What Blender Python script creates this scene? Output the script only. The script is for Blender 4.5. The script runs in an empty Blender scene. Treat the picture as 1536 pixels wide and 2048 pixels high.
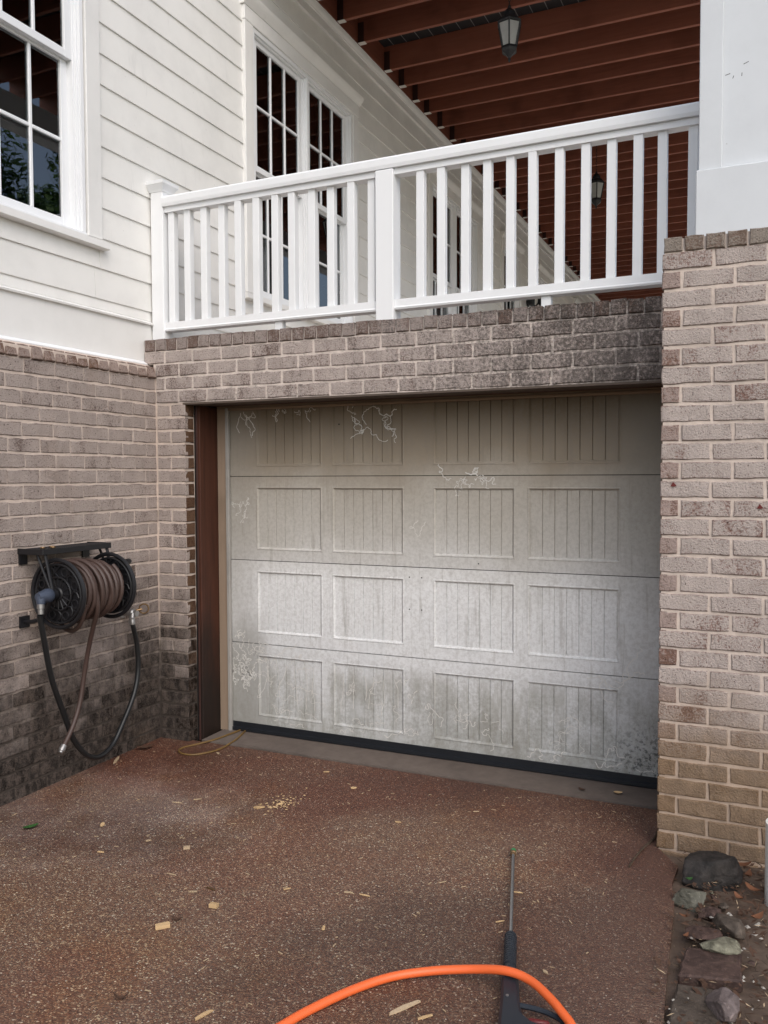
import bpy, bmesh, math, random
from mathutils import Vector, Matrix, noise as mnoise
rnd = random.Random(7)
S = bpy.context.scene
C = S.collection
R = math.radians

# ------------------------------------------------------------------ camera, sky, sun, exposure
cam_d = bpy.data.cameras.new('camera'); cam = bpy.data.objects.new('camera', cam_d); C.objects.link(cam)
_r = Vector((0.91237536, 0.40933802, -0.00368475)); _u = Vector((-0.01367573, 0.03947577, 0.99912694)); _f = Vector((-0.4091261, 0.91152841, -0.04161472))
M = Matrix((( _r.x, _u.x, -_f.x, 3.47274), (_r.y, _u.y, -_f.y, -4.27578), (_r.z, _u.z, -_f.z, 1.64362), (0, 0, 0, 1)))
cam.matrix_world = M
cam_d.sensor_fit = 'VERTICAL'; cam_d.sensor_height = 36.0; cam_d.lens = 1701.04 / 2048 * 36.0
cam_d.clip_start = .05; cam_d.clip_end = 600
S.camera = cam
S.render.resolution_x = 768; S.render.resolution_y = 1024
SUN_EL, SUN_AZ = R(43), R(138)          # azimuth from +Y clockwise: soft light from the garden side, right of the camera
world = bpy.data.worlds.new('World'); S.world = world; world.use_nodes = True
wn = world.node_tree; wn.nodes.clear()
sky = wn.nodes.new('ShaderNodeTexSky'); sky.sky_type = 'NISHITA'; sky.sun_disc = False
sky.sun_elevation = SUN_EL; sky.sun_rotation = SUN_AZ; sky.air_density = 1.0; sky.dust_density = 2.5
hs = wn.nodes.new('ShaderNodeHueSaturation'); hs.inputs['Saturation'].default_value = .84
bg = wn.nodes.new('ShaderNodeBackground'); bg.inputs['Strength'].default_value = .15
wo = wn.nodes.new('ShaderNodeOutputWorld')
wn.links.new(sky.outputs[0], hs.inputs['Color']); wn.links.new(hs.outputs[0], bg.inputs['Color']); wn.links.new(bg.outputs[0], wo.inputs[0])
sun_d = bpy.data.lights.new('sun', 'SUN'); sun_d.energy = .72; sun_d.angle = R(60); sun_d.color = (1, .995, .98)
sun = bpy.data.objects.new('sun', sun_d); C.objects.link(sun)
_sd = Vector((math.sin(SUN_AZ) * math.cos(SUN_EL), math.cos(SUN_AZ) * math.cos(SUN_EL), math.sin(SUN_EL)))
sun.rotation_euler = _sd.to_track_quat('Z', 'Y').to_euler()
S.view_settings.view_transform = 'Standard'; S.view_settings.look = 'None'; S.view_settings.gamma = 1.0
S.view_settings.exposure = .46
S.cycles.max_bounces = 6; S.cycles.diffuse_bounces = 4; S.cycles.glossy_bounces = 3; S.cycles.transparent_max_bounces = 8

# ------------------------------------------------------------------ node helper
class NT:
    def __init__(s, name, rough=.7, spec=.3):
        s.m = bpy.data.materials.new(name); s.m.use_nodes = True
        s.t = s.m.node_tree; s.b = s.t.nodes['Principled BSDF']; s.o = s.t.nodes['Material Output']
        s.b.inputs['Roughness'].default_value = rough; s.b.inputs['Specular IOR Level'].default_value = spec
    def n(s, t, **k):
        x = s.t.nodes.new(t)
        for a, b in k.items(): setattr(x, a, b)
        return x
    def put(s, sock, v):
        if hasattr(v, 'node'): s.t.links.new(v, sock)
        else: sock.default_value = (tuple(v) + (1,) if isinstance(v, (tuple, list)) and len(v) == 3 and sock.type == 'RGBA' else v)
    def pos(s):
        if not hasattr(s, '_p'): s._p = s.n('ShaderNodeNewGeometry').outputs['Position']
        return s._p
    def obj(s):
        if not hasattr(s, '_o'): s._o = s.n('ShaderNodeTexCoord').outputs['Object']
        return s._o
    def rand(s):
        if not hasattr(s, '_r'): s._r = s.n('ShaderNodeObjectInfo').outputs['Random']
        return s._r
    def xyz(s, v):
        x = s.n('ShaderNodeSeparateXYZ'); s.put(x.inputs[0], v); return x.outputs
    def scale(s, v, k, off=None):
        x = s.n('ShaderNodeVectorMath', operation='MULTIPLY'); s.put(x.inputs[0], v); x.inputs[1].default_value = k; o = x.outputs[0]
        if off is not None:
            y = s.n('ShaderNodeVectorMath', operation='ADD'); s.put(y.inputs[0], o); s.put(y.inputs[1], off); o = y.outputs[0]
        return o
    def shifted(s):                      # object coordinates moved by the object's own random number
        c = s.n('ShaderNodeCombineXYZ'); r = s.math('MULTIPLY', s.rand(), 37.0)
        s.put(c.inputs[0], r); s.put(c.inputs[1], r); s.put(c.inputs[2], r)
        y = s.n('ShaderNodeVectorMath', operation='ADD'); s.put(y.inputs[0], s.obj()); s.put(y.inputs[1], c.outputs[0]); return y.outputs[0]
    def noise(s, v, sc, det=3, rough=.55, dist=0):
        x = s.n('ShaderNodeTexNoise'); s.put(x.inputs['Vector'], v); x.inputs['Scale'].default_value = sc
        x.inputs['Detail'].default_value = det; x.inputs['Roughness'].default_value = rough; x.inputs['Distortion'].default_value = dist
        return x.outputs[0]
    def vor(s, v, sc, out='Distance', feature='F1'):
        x = s.n('ShaderNodeTexVoronoi', feature=feature); s.put(x.inputs['Vector'], v); x.inputs['Scale'].default_value = sc; return x.outputs[out]
    def math(s, op, a, b=0.0, clamp=False):
        x = s.n('ShaderNodeMath', operation=op, use_clamp=clamp); s.put(x.inputs[0], a); s.put(x.inputs[1], b); return x.outputs[0]
    def map(s, v, a, b, c=0.0, d=1.0):   # smooth clamp
        x = s.n('ShaderNodeMapRange', interpolation_type='SMOOTHSTEP'); s.put(x.inputs[0], v)
        for i, q in enumerate((a, b, c, d)): s.put(x.inputs[i + 1], q)
        return x.outputs[0]
    def mix(s, f, a, b, mode='MIX'):
        x = s.n('ShaderNodeMix', data_type='RGBA', blend_type=mode); s.put(x.inputs[0], f); s.put(x.inputs[6], a); s.put(x.inputs[7], b); return x.outputs[2]
    def ramp(s, f, stops, interp='LINEAR'):
        x = s.n('ShaderNodeValToRGB'); x.color_ramp.interpolation = interp; e = x.color_ramp.elements
        while len(e) < len(stops): e.new(.5)
        for q, (p, c) in zip(e, stops): q.position = p; q.color = tuple(c) + (1,)
        s.put(x.inputs[0], f); return x.outputs[0]
    def bump(s, h, dist=.002, strength=1.0):
        x = s.n('ShaderNodeBump'); x.inputs['Distance'].default_value = dist; x.inputs['Strength'].default_value = strength
        s.put(x.inputs['Height'], h); s.t.links.new(x.outputs[0], s.b.inputs['Normal'])
    def done(s, col, rough=None):
        s.put(s.b.inputs['Base Color'], col)
        if rough is not None: s.put(s.b.inputs['Roughness'], rough)
        return s.m

MT = {}
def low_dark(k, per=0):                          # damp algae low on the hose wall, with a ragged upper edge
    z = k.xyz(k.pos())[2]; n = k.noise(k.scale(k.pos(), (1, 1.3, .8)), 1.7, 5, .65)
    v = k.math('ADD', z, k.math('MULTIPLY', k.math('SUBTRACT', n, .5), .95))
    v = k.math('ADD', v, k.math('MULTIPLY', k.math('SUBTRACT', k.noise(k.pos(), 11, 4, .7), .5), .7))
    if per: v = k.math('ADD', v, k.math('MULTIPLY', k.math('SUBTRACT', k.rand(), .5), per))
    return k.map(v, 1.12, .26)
def grime(k):                             # black streaky grime on the garage lintel, heavier at the far right
    x = k.xyz(k.pos())[0]
    n = k.noise(k.scale(k.pos(), (3.0, 1, .8)), 1.6, 5, .7); sp = k.noise(k.pos(), 60, 3, .7)
    m = k.math('ADD', k.math('MULTIPLY', k.map(x, .9, 3.1), .42), k.math('SUBTRACT', n, .42))
    m = k.math('ADD', m, k.math('MULTIPLY', k.math('SUBTRACT', sp, .5), 1.3)); return k.map(m, .12, .62)
def pier_stain(k):
    z = k.xyz(k.pos())[2]; n = k.noise(k.pos(), 2.2, 4, .6)
    return k.map(k.math('ADD', z, k.math('MULTIPLY', k.math('SUBTRACT', n, .5), .55)), .78, .34)
def brick_mat(name, wash, red, cover, kind):
    k = NT(name, .9, .1); sh = k.shifted()
    n1 = k.noise(k.scale(sh, (1, 1, .55)), 26, 4, .62); n2 = k.noise(sh, 120, 4, .7); n3 = k.noise(k.scale(sh, (1, 1, .35)), 9, 2, .5)
    f = k.math('ADD', k.math('MULTIPLY', n1, .45), k.math('MULTIPLY', k.math('SUBTRACT', n2, .5), .95)); f = k.math('ADD', f, .165); f = k.math('ADD', f, k.math('MULTIPLY', n3, .45))
    f = k.math('ADD', f, k.math('MULTIPLY', k.math('SUBTRACT', k.rand(), .5), .22))
    cov = k.map(f, cover - .13, cover + .10)
    w2 = k.mix(n3, tuple(c * .72 for c in wash), tuple(c * 1.16 for c in wash))
    r2 = k.mix(k.noise(sh, 40, 3), tuple(c * .6 for c in red), red)
    c = k.mix(cov, r2, w2)
    pit = k.vor(sh, 170); c = k.mix(k.map(k.noise(sh, 160, 2, .6), .40, .28), c, tuple(q * .3 for q in red))
    oz = k.math('ABSOLUTE', k.xyz(k.obj())[2]); ed = k.map(k.math('ADD', oz, k.math('MULTIPLY', k.math('SUBTRACT', k.noise(sh, 75, 4, .7), .5), .030)), .0285, .0345)
    c = k.mix(k.math('MULTIPLY', ed, .5), c, tuple(q * .55 for q in red))
    if kind == 'left':
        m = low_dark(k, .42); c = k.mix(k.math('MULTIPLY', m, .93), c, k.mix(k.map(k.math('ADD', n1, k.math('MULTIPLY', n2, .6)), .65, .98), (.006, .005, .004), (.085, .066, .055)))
        tan = k.map(k.noise(k.scale(k.pos(), (1, 1.2, .5)), 1.9, 3), .55, .78); c = k.mix(k.math('MULTIPLY', tan, .35), c, (.21, .135, .085))
    if kind == 'lintel': c = k.mix(k.math('MULTIPLY', grime(k), .74), c, (.030, .028, .025))
    if kind == 'pier':
        m = pier_stain(k); c = k.mix(k.math('MULTIPLY', m, .85), c, k.mix(n1, (.11, .068, .035), (.31, .205, .115)))
    k.bump(k.math('ADD', k.math('MULTIPLY', n1, .8), k.math('MULTIPLY', n2, .9)), .010, 1.0)
    return k.done(c)
def mortar_mat(name, col, kind):
    k = NT(name, .95, .08); n1 = k.noise(k.pos(), 45, 4, .6); n2 = k.noise(k.pos(), 6, 3)
    c = k.mix(n1, tuple(q * .72 for q in col), tuple(min(1, q * 1.12) for q in col)); c = k.mix(k.map(n2, .45, .75), c, tuple(q * .72 for q in col))
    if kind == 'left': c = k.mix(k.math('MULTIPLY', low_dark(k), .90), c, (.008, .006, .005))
    if kind == 'lintel': c = k.mix(k.math('MULTIPLY', grime(k), .7), c, (.05, .045, .04))
    if kind == 'pier': c = k.mix(k.math('MULTIPLY', pier_stain(k), .55), c, (.30, .19, .105))
    k.bump(n1, .005, .8); return k.done(c)
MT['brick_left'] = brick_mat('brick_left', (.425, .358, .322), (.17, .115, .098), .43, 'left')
MT['brick_lintel'] = brick_mat('brick_lintel', (.475, .405, .370), (.20, .14, .12), .475, 'lintel')
MT['brick_pier'] = brick_mat('brick_pier', (.515, .440, .400), (.29, .175, .145), .465, 'pier')
MT['brick_red'] = brick_mat('brick_red', (.40, .31, .275), (.26, .155, .12), .58, 'pier')
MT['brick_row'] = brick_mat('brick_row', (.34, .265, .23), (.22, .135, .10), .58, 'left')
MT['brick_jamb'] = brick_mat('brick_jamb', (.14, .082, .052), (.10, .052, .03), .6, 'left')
MT['brick_rowl'] = brick_mat('brick_rowl', (.35, .295, .27), (.21, .145, .12), .56, 'lintel')
MT['brick_rowp'] = brick_mat('brick_rowp', (.31, .265, .225), (.23, .16, .125), .56, 'pier')
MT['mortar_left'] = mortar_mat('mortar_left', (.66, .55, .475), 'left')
MT['mortar_lintel'] = mortar_mat('mortar_lintel', (.70, .61, .55), 'lintel')
MT['mortar_pier'] = mortar_mat('mortar_pier', (.68, .575, .50), 'pier')
def paint(name, col, rough=.5, amt=.10, bump=.0004):
    k = NT(name, rough, .35); n = k.noise(k.pos(), 3.0, 5, .65); f = k.noise(k.scale(k.pos(), (1, 1, .2)), 14, 3, .6)
    c = k.mix(k.map(n, .35, .75), col, tuple(q * (1 - amt) for q in col)); c = k.mix(k.map(f, .62, .8), c, tuple(q * (1 - amt * 1.3) for q in col))
    sp = k.map(k.noise(k.pos(), 55, 2, .5), .76, .80); c = k.mix(k.math('MULTIPLY', sp, .35), c, (.2, .17, .13))
    k.bump(k.noise(k.scale(k.pos(), (1, .15, 1)), 90, 3), bump, .5); return k.done(c)
MT['siding'] = paint('siding_paint', (.82, .808, .775), .55, .09)
MT['trim'] = paint('trim_paint', (.81, .80, .775), .45, .07)
MT['vinyl'] = paint('vinyl_white', (.83, .84, .85), .38, .04, .0001)
MT['oldtrim'] = paint('old_trim_paint', (.36, .345, .32), .6, .25)
MT['column'] = paint('column_paint', (.64, .66, .68), .5, .07)
def wood(name, a, b, axis, rough=.55, sc=1.0):
    k = NT(name, rough, .3); st = {'x': (.06, 1, 1), 'y': (1, .06, 1), 'z': (1, 1, .06)}[axis]
    v = k.scale(k.shifted(), tuple(q * sc for q in st)); n = k.noise(v, 38, 4, .65, .6); g = k.noise(k.pos(), 2.4, 3)
    c = k.mix(n, a, b); c = k.mix(k.math('MULTIPLY', k.map(g, .5, .75), .45), c, tuple(q * .55 for q in a))
    c = k.mix(k.math('MULTIPLY', k.math('SUBTRACT', k.rand(), .5), .5, True), c, tuple(q * 1.35 for q in b))
    if name == 'jamb_stain':
        z = k.xyz(k.pos())[2]; w = k.map(k.math('ADD', z, k.math('MULTIPLY', k.math('SUBTRACT', k.noise(k.scale(k.pos(), (1, 1, .3)), 9, 4), .5), 1.3)), 1.0, .2)
        c = k.mix(k.math('MULTIPLY', w, .85), c, (.009, .008, .007))
    k.bump(n, .0012, .7); return k.done(c)
MT['deck'] = wood('deck_stain', (.155, .046, .028), (.315, .112, .07), 'x')
MT['deck_y'] = wood('deck_stain_y', (.12, .035, .02), (.23, .078, .046), 'y')
MT['jamb'] = wood('jamb_stain', (.018, .008, .005), (.105, .036, .020), 'z', .6)
MT['stop'] = wood('stop_wood', (.22, .155, .105), (.33, .25, .185), 'z', .75)
MT['head'] = wood('head_wood', (.23, .165, .11), (.33, .25, .18), 'x', .75)
MT['chip'] = wood('chip_wood', (.42, .27, .13), (.66, .47, .26), 'x', .8, 3)
MT['chip2'] = wood('chip_grey', (.36, .26, .16), (.52, .40, .26), 'x', .8, 3)
def plain(name, col, rough=.5, metal=0, spec=.4, var=.25, sc=18, bump=.0006):
    k = NT(name, rough, spec); k.b.inputs['Metallic'].default_value = metal
    n = k.noise(k.obj(), sc, 4, .6); c = k.mix(n, tuple(q * (1 - var) for q in col), tuple(min(1, q * (1 + var)) for q in col))
    k.bump(n, bump, .6); return k.done(c)
MT['iron'] = plain('black_iron', (.012, .012, .014), .42)
MT['chain'] = plain('dark_bronze', (.014, .012, .011), .5)
MT['brownhose'] = plain('brown_hose', (.062, .037, .030), .5, 0, .5, .15)
MT['blackhose'] = plain('black_rubber', (.010, .011, .012), .4, 0, .5)
MT['brass'] = plain('aged_brass', (.26, .17, .09), .45, .85)
MT['chrome'] = plain('dull_zinc', (.36, .35, .34), .4, .8)
MT['bluegrey'] = plain('grey_fitting', (.065, .08, .115), .4, .2)
MT['galv'] = plain('galvanised', (.66, .63, .59), .6, .0)
MT['strap'] = plain('stained_strap', (.045, .018, .014), .6)
MT['seal'] = plain('rubber_seal', (.012, .014, .018), .42)
MT['steel'] = plain('rusty_lintel', (.10, .075, .06), .75, .1)
MT['dark'] = plain('dark_room', (.012, .011, .010), .9)
MT['shade'] = plain('roman_shade', (.32, .34, .27), .9, 0, .2, .2, 9)
MT['curtain'] = plain('curtain', (.36, .34, .28), .9, 0, .2, .2, 9)
MT['lance'] = plain('lance_steel', (.40, .41, .42), .32, .9, .5, .1)
MT['gun'] = plain('gun_plastic', (.018, .023, .031), .45, 0, .5, .15)
MT['red'] = plain('red_lever', (.13, .016, .018), .4)
MT['green'] = plain('green_nozzle', (.03, .20, .07), .4)
MT['orange'] = plain('orange_hose', (.83, .145, .035), .42, 0, .5, .06, 9)
MT['cord'] = plain('yellow_cord', (.15, .088, .028), .5, 0, .4, .3)
MT['pvc'] = plain('pvc_pipe', (.66, .66, .62), .4, 0, .4, .08)
MT['leafg'] = plain('green_leaf', (.035, .10, .025), .5)
MT['leafd'] = plain('dry_leaf', (.085, .048, .032), .8, 0, .2, .4)
MT['leafr'] = plain('russet_leaf', (.17, .075, .04), .75, 0, .2, .35)
MT['redspot'] = plain('bare_red_brick', (.13, .025, .022), .85)
MT['bark'] = plain('bark', (.07, .05, .035), .9, 0, .2, .4, 6, .02)
MT['screw'] = plain('dark_screw', (.03, .03, .03), .5, .5)
MT['mesh'] = plain('chair_black', (.008, .008, .010), .6)
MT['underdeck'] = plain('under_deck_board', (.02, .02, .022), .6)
MT['gapmetal'] = plain('under_deck_rib', (.24, .24, .23), .5, .3)
def glassy():
    k = NT('window_glass'); nt = k.t; g = k.n('ShaderNodeBsdfGlossy'); g.inputs['Roughness'].default_value = .01; g.inputs['Color'].default_value = (.95, .97, 1, 1)
    t = k.n('ShaderNodeBsdfTransparent'); t.inputs['Color'].default_value = (.80, .84, .82, 1); fr = k.n('ShaderNodeFresnel'); fr.inputs['IOR'].default_value = 1.6
    k.put(fr.inputs['IOR'], 2.15)
    b = k.n('ShaderNodeBump'); b.inputs['Distance'].default_value = .0006; b.inputs['Strength'].default_value = .25; k.put(b.inputs['Height'], k.noise(k.obj(), 5, 1)); nt.links.new(b.outputs[0], g.inputs['Normal'])
    m = k.n('ShaderNodeMixShader'); nt.links.new(fr.outputs[0], m.inputs[0]); nt.links.new(t.outputs[0], m.inputs[1]); nt.links.new(g.outputs[0], m.inputs[2])
    nt.links.new(m.outputs[0], k.o.inputs[0]); return k.m
MT['glass'] = glassy()
def frosted():
    k = NT('lantern_glass', .35, .5); k.b.inputs['Transmission Weight'].default_value = .55; n = k.noise(k.obj(), 30, 3)
    k.bump(n, .002, .5); return k.done(k.mix(n, (.50, .50, .47), (.72, .72, .69)))
MT['lglass'] = frosted()
def door_mat():
    k = NT('door_paint', .6, .3); x, y, z = k.xyz(k.pos()); P = k.pos()
    lo = k.noise(P, 1.5, 4, .55); mid = k.noise(k.scale(P, (1, 1, .5)), 5, 4, .6); fi = k.noise(P, 48, 5, .75); st = k.noise(k.scale(P, (1, 1, .07)), 26, 5, .7)
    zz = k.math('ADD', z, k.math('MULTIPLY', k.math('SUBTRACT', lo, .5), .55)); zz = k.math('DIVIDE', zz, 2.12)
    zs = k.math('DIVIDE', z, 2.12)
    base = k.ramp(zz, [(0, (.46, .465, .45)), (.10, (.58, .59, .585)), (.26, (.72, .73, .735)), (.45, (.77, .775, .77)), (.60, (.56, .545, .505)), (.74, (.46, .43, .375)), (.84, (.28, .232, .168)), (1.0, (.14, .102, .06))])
    # the middle was wiped once: everything above the second seam carries one more film of dust
    film = k.math('MULTIPLY', k.map(z, 1.112, 1.118), .20); c = k.mix(film, base, (.27, .235, .195))
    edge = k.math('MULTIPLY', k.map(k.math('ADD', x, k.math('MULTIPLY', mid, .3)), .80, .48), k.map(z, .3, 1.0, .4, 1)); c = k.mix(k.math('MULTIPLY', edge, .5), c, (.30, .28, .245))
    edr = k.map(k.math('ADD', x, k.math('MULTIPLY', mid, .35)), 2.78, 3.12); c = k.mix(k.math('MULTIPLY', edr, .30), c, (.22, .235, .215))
    mott = k.map(fi, .38, .66); c = k.mix(k.math('MULTIPLY', mott, .27), c, (.22, .20, .17))
    c = k.mix(k.math('MULTIPLY', k.map(st, .52, .70), .34), c, (.21, .185, .15))
    # green-black mildew low on the door
    lowm = k.math('MULTIPLY', k.map(z, .62, .30), k.map(k.math('ADD', k.math('MULTIPLY', mid, .75), k.math('MULTIPLY', fi, .35)), .46, .70)); c = k.mix(k.math('MULTIPLY', lowm, .45), c, (.17, .165, .135))
    tr = k.math('MULTIPLY', k.map(x, 2.6, 2.95), k.map(z, .45, .12)); mil = k.math('MULTIPLY', tr, k.map(k.noise(P, 45, 4, .75), .50, .60)); c = k.mix(k.math('MULTIPLY', mil, .9), c, (.045, .05, .05))
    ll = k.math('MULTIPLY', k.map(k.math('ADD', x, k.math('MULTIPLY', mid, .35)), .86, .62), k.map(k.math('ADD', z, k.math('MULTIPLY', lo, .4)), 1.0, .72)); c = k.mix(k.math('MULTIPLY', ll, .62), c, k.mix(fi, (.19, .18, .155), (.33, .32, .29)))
    pan = k.math('MULTIPLY', k.map(z, .56, .40), k.map(k.math('ADD', k.math('MULTIPLY', k.noise(k.scale(P, (1, 1, .22)), 10, 5, .7), .7), k.math('MULTIPLY', lo, .45)), .52, .70)); c = k.mix(k.math('MULTIPLY', pan, .55), c, (.25, .24, .20))
    wash = k.map(k.noise(k.scale(P, (1, 1, .7)), 2.6, 4, .6), .57, .70); wash = k.math('MULTIPLY', wash, k.map(z, .95, .5)); c = k.mix(k.math('MULTIPLY', wash, .45), c, (.66, .68, .69))
    k.bump(k.math('ADD', fi, k.math('MULTIPLY', mid, .4)), .0012, .5); return k.done(c)
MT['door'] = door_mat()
k = NT('trail_clean', .6, .3); MT['trail'] = k.done(k.mix(k.noise(k.pos(), 30, 3), (.55, .53, .485), (.71, .70, .67)))
def drive_mat():
    k = NT('exposed_aggregate', .55, .4); P = k.pos()
    warp = k.n('ShaderNodeVectorMath', operation='ADD'); nz = k.n('ShaderNodeTexNoise'); k.put(nz.inputs['Vector'], P); nz.inputs['Scale'].default_value = 60
    k.put(warp.inputs[0], P); k.put(warp.inputs[1], k.scale(nz.outputs['Color'], (.006, .006, .006)))
    v1 = k.n('ShaderNodeTexVoronoi'); k.put(v1.inputs['Vector'], warp.outputs[0]); v1.inputs['Scale'].default_value = 150
    v2 = k.n('ShaderNodeTexVoronoi'); k.put(v2.inputs['Vector'], warp.outputs[0]); v2.inputs['Scale'].default_value = 260
    s1 = k.n('ShaderNodeSeparateColor'); k.put(s1.inputs[0], v1.outputs['Color'])
    stone = k.ramp(s1.outputs[0], [(0, (.062, .034, .026)), (.22, (.125, .064, .045)), (.42, (.165, .092, .062)), (.6, (.11, .068, .055)), (.80, (.195, .122, .082)), (.93, (.26, .19, .14)), (.98, (.33, .28, .22)), (1, (.5, .46, .40))])
    cem = k.mix(k.noise(P, 90, 3), (.060, .040, .033), (.120, .082, .066))
    c = k.mix(k.map(v1.outputs['Distance'], .52, .68), stone, cem)
    s2 = k.n('ShaderNodeSeparateColor'); k.put(s2.inputs[0], v2.outputs['Color'])
    c = k.mix(k.math('MULTIPLY', k.map(s2.outputs[1], .93, .95), k.map(v2.outputs['Distance'], .5, .35)), c, (.42, .34, .26))
    A = k.noise(P, .9, 4, .6); B = k.noise(k.scale(P, (1, 1, 1), (5, 3, 0)), 1.6, 4, .6); D = k.noise(k.scale(P, (1, 1, 1), (9, 1, 2)), .7, 3, .5)
    c = k.mix(k.math('MULTIPLY', k.map(A, .46, .64), .55), c, k.mix(1.0, c, (.95, .70, .64), 'MULTIPLY'))
    c = k.mix(k.math('MULTIPLY', k.map(B, .50, .70), .5), c, k.mix(1.0, c, (1.12, .95, .68), 'MULTIPLY')); c = k.mix(1.0, c, (1.30, 1.23, 1.10), 'MULTIPLY')
    x, y, z = k.xyz(P)
    # a dry greyer patch left of the middle, a damp red-black band in front of the door
    dx = k.math('SUBTRACT', x, .55); dy = k.math('ADD', y, 1.0); dd = k.math('SQRT', k.math('ADD', k.math('MULTIPLY', dx, dx), k.math('MULTIPLY', k.math('MULTIPLY', dy, dy), 1.6)))
    dry = k.map(k.math('ADD', dd, k.math('MULTIPLY', k.math('SUBTRACT', k.noise(P, 2.2, 5, .7), .5), 2.4)), .95, .10); c = k.mix(k.math('MULTIPLY', dry, .9), c, k.mix(1.0, k.mix(.35, c, (.11, .10, .095)), (1.75, 1.85, 1.95), 'MULTIPLY'))
    rb = k.map(k.math('ADD', y, k.math('MULTIPLY', k.math('SUBTRACT', A, .5), 1.6)), -.95, -.25); c = k.mix(k.math('MULTIPLY', rb, .75), c, k.mix(1.0, c, (.58, .40, .37), 'MULTIPLY'))
    dr = k.map(k.math('ADD', x, k.math('MULTIPLY', k.math('SUBTRACT', D, .5), .8)), 2.72, 3.15); c = k.mix(k.math('MULTIPLY', dr, .30), c, k.mix(k.noise(P, 120, 3), (.14, .09, .07), (.27, .19, .155)))
    c = k.mix(k.math('MULTIPLY', k.map(D, .47, .64), .6), c, k.mix(1.0, c, (.42, .38, .40), 'MULTIPLY'))
    wet = k.map(D, .40, .66); k.bump(k.math('SUBTRACT', k.math('MULTIPLY', k.noise(P, 220, 3), .4), v1.outputs['Distance']), .004, .9)
    return k.done(c, k.math('SUBTRACT', .66, k.math('MULTIPLY', wet, .22)))
MT['drive'] = drive_mat()
def conc(name, a, b, sc=14):
    k = NT(name, .8, .25); n = k.noise(k.pos(), sc, 5, .65); g = k.noise(k.pos(), 1.8, 4); c = k.mix(n, a, b); c = k.mix(k.math('MULTIPLY', k.map(g, .45, .7), .35), c, tuple(q * .5 for q in a)); k.bump(n, .003, .7); return k.done(c)
MT['apron'] = conc('apron_concrete', (.095, .075, .064), (.19, .155, .132))
MT['terrace'] = conc('terrace_paving', (.60, .53, .45), (.74, .67, .58))
MT['soil'] = conc('soil', (.055, .038, .028), (.20, .145, .11), 32)
MT['grass'] = conc('lawn', (.035, .06, .018), (.07, .10, .03), 5)
MT['pebble'] = conc('pale_pebble', (.30, .24, .18), (.62, .56, .48), 40)
MT['gravelw'] = conc('soil_pebble', (.22, .20, .17), (.48, .45, .40), 40)
def stone(name, a, b):
    k = NT(name, .75, .35); n = k.noise(k.obj(), 16, 6, .65, .5); g = k.noise(k.obj(), 55, 4, .7); c = k.mix(k.map(n, .3, .7), a, b); c = k.mix(k.math('MULTIPLY', k.map(g, .55, .7), .5), c, tuple(min(1, q * 1.7) for q in b)); k.bump(k.math('ADD', n, k.math('MULTIPLY', g, .5)), .008, .8); return k.done(c)
MT['st_dark'] = stone('stone_dark', (.012, .011, .010), (.040, .034, .031))
MT['st_green'] = stone('stone_green', (.055, .052, .038), (.145, .138, .108))
MT['st_pale'] = stone('stone_pale', (.085, .080, .055), (.23, .22, .16))
MT['st_red'] = stone('stone_red', (.038, .022, .018), (.10, .062, .050))
MT['st_brown'] = stone('stone_brown', (.045, .034, .026), (.105, .083, .065))
MT['st_pink'] = stone('stone_pink', (.085, .065, .06), (.20, .16, .15))
def leafmat(name, a, b):
    k = NT(name, .5, .3); k.b.inputs['Transmission Weight'].default_value = 0
    n = k.noise(k.pos(), 1.2, 3); n2 = k.noise(k.pos(), 25, 2); return k.done(k.mix(k.math('MULTIPLY', k.math('ADD', n, n2), .5), a, b))
MT['foliage'] = leafmat('foliage', (.035, .085, .015), (.11, .19, .04))

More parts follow.
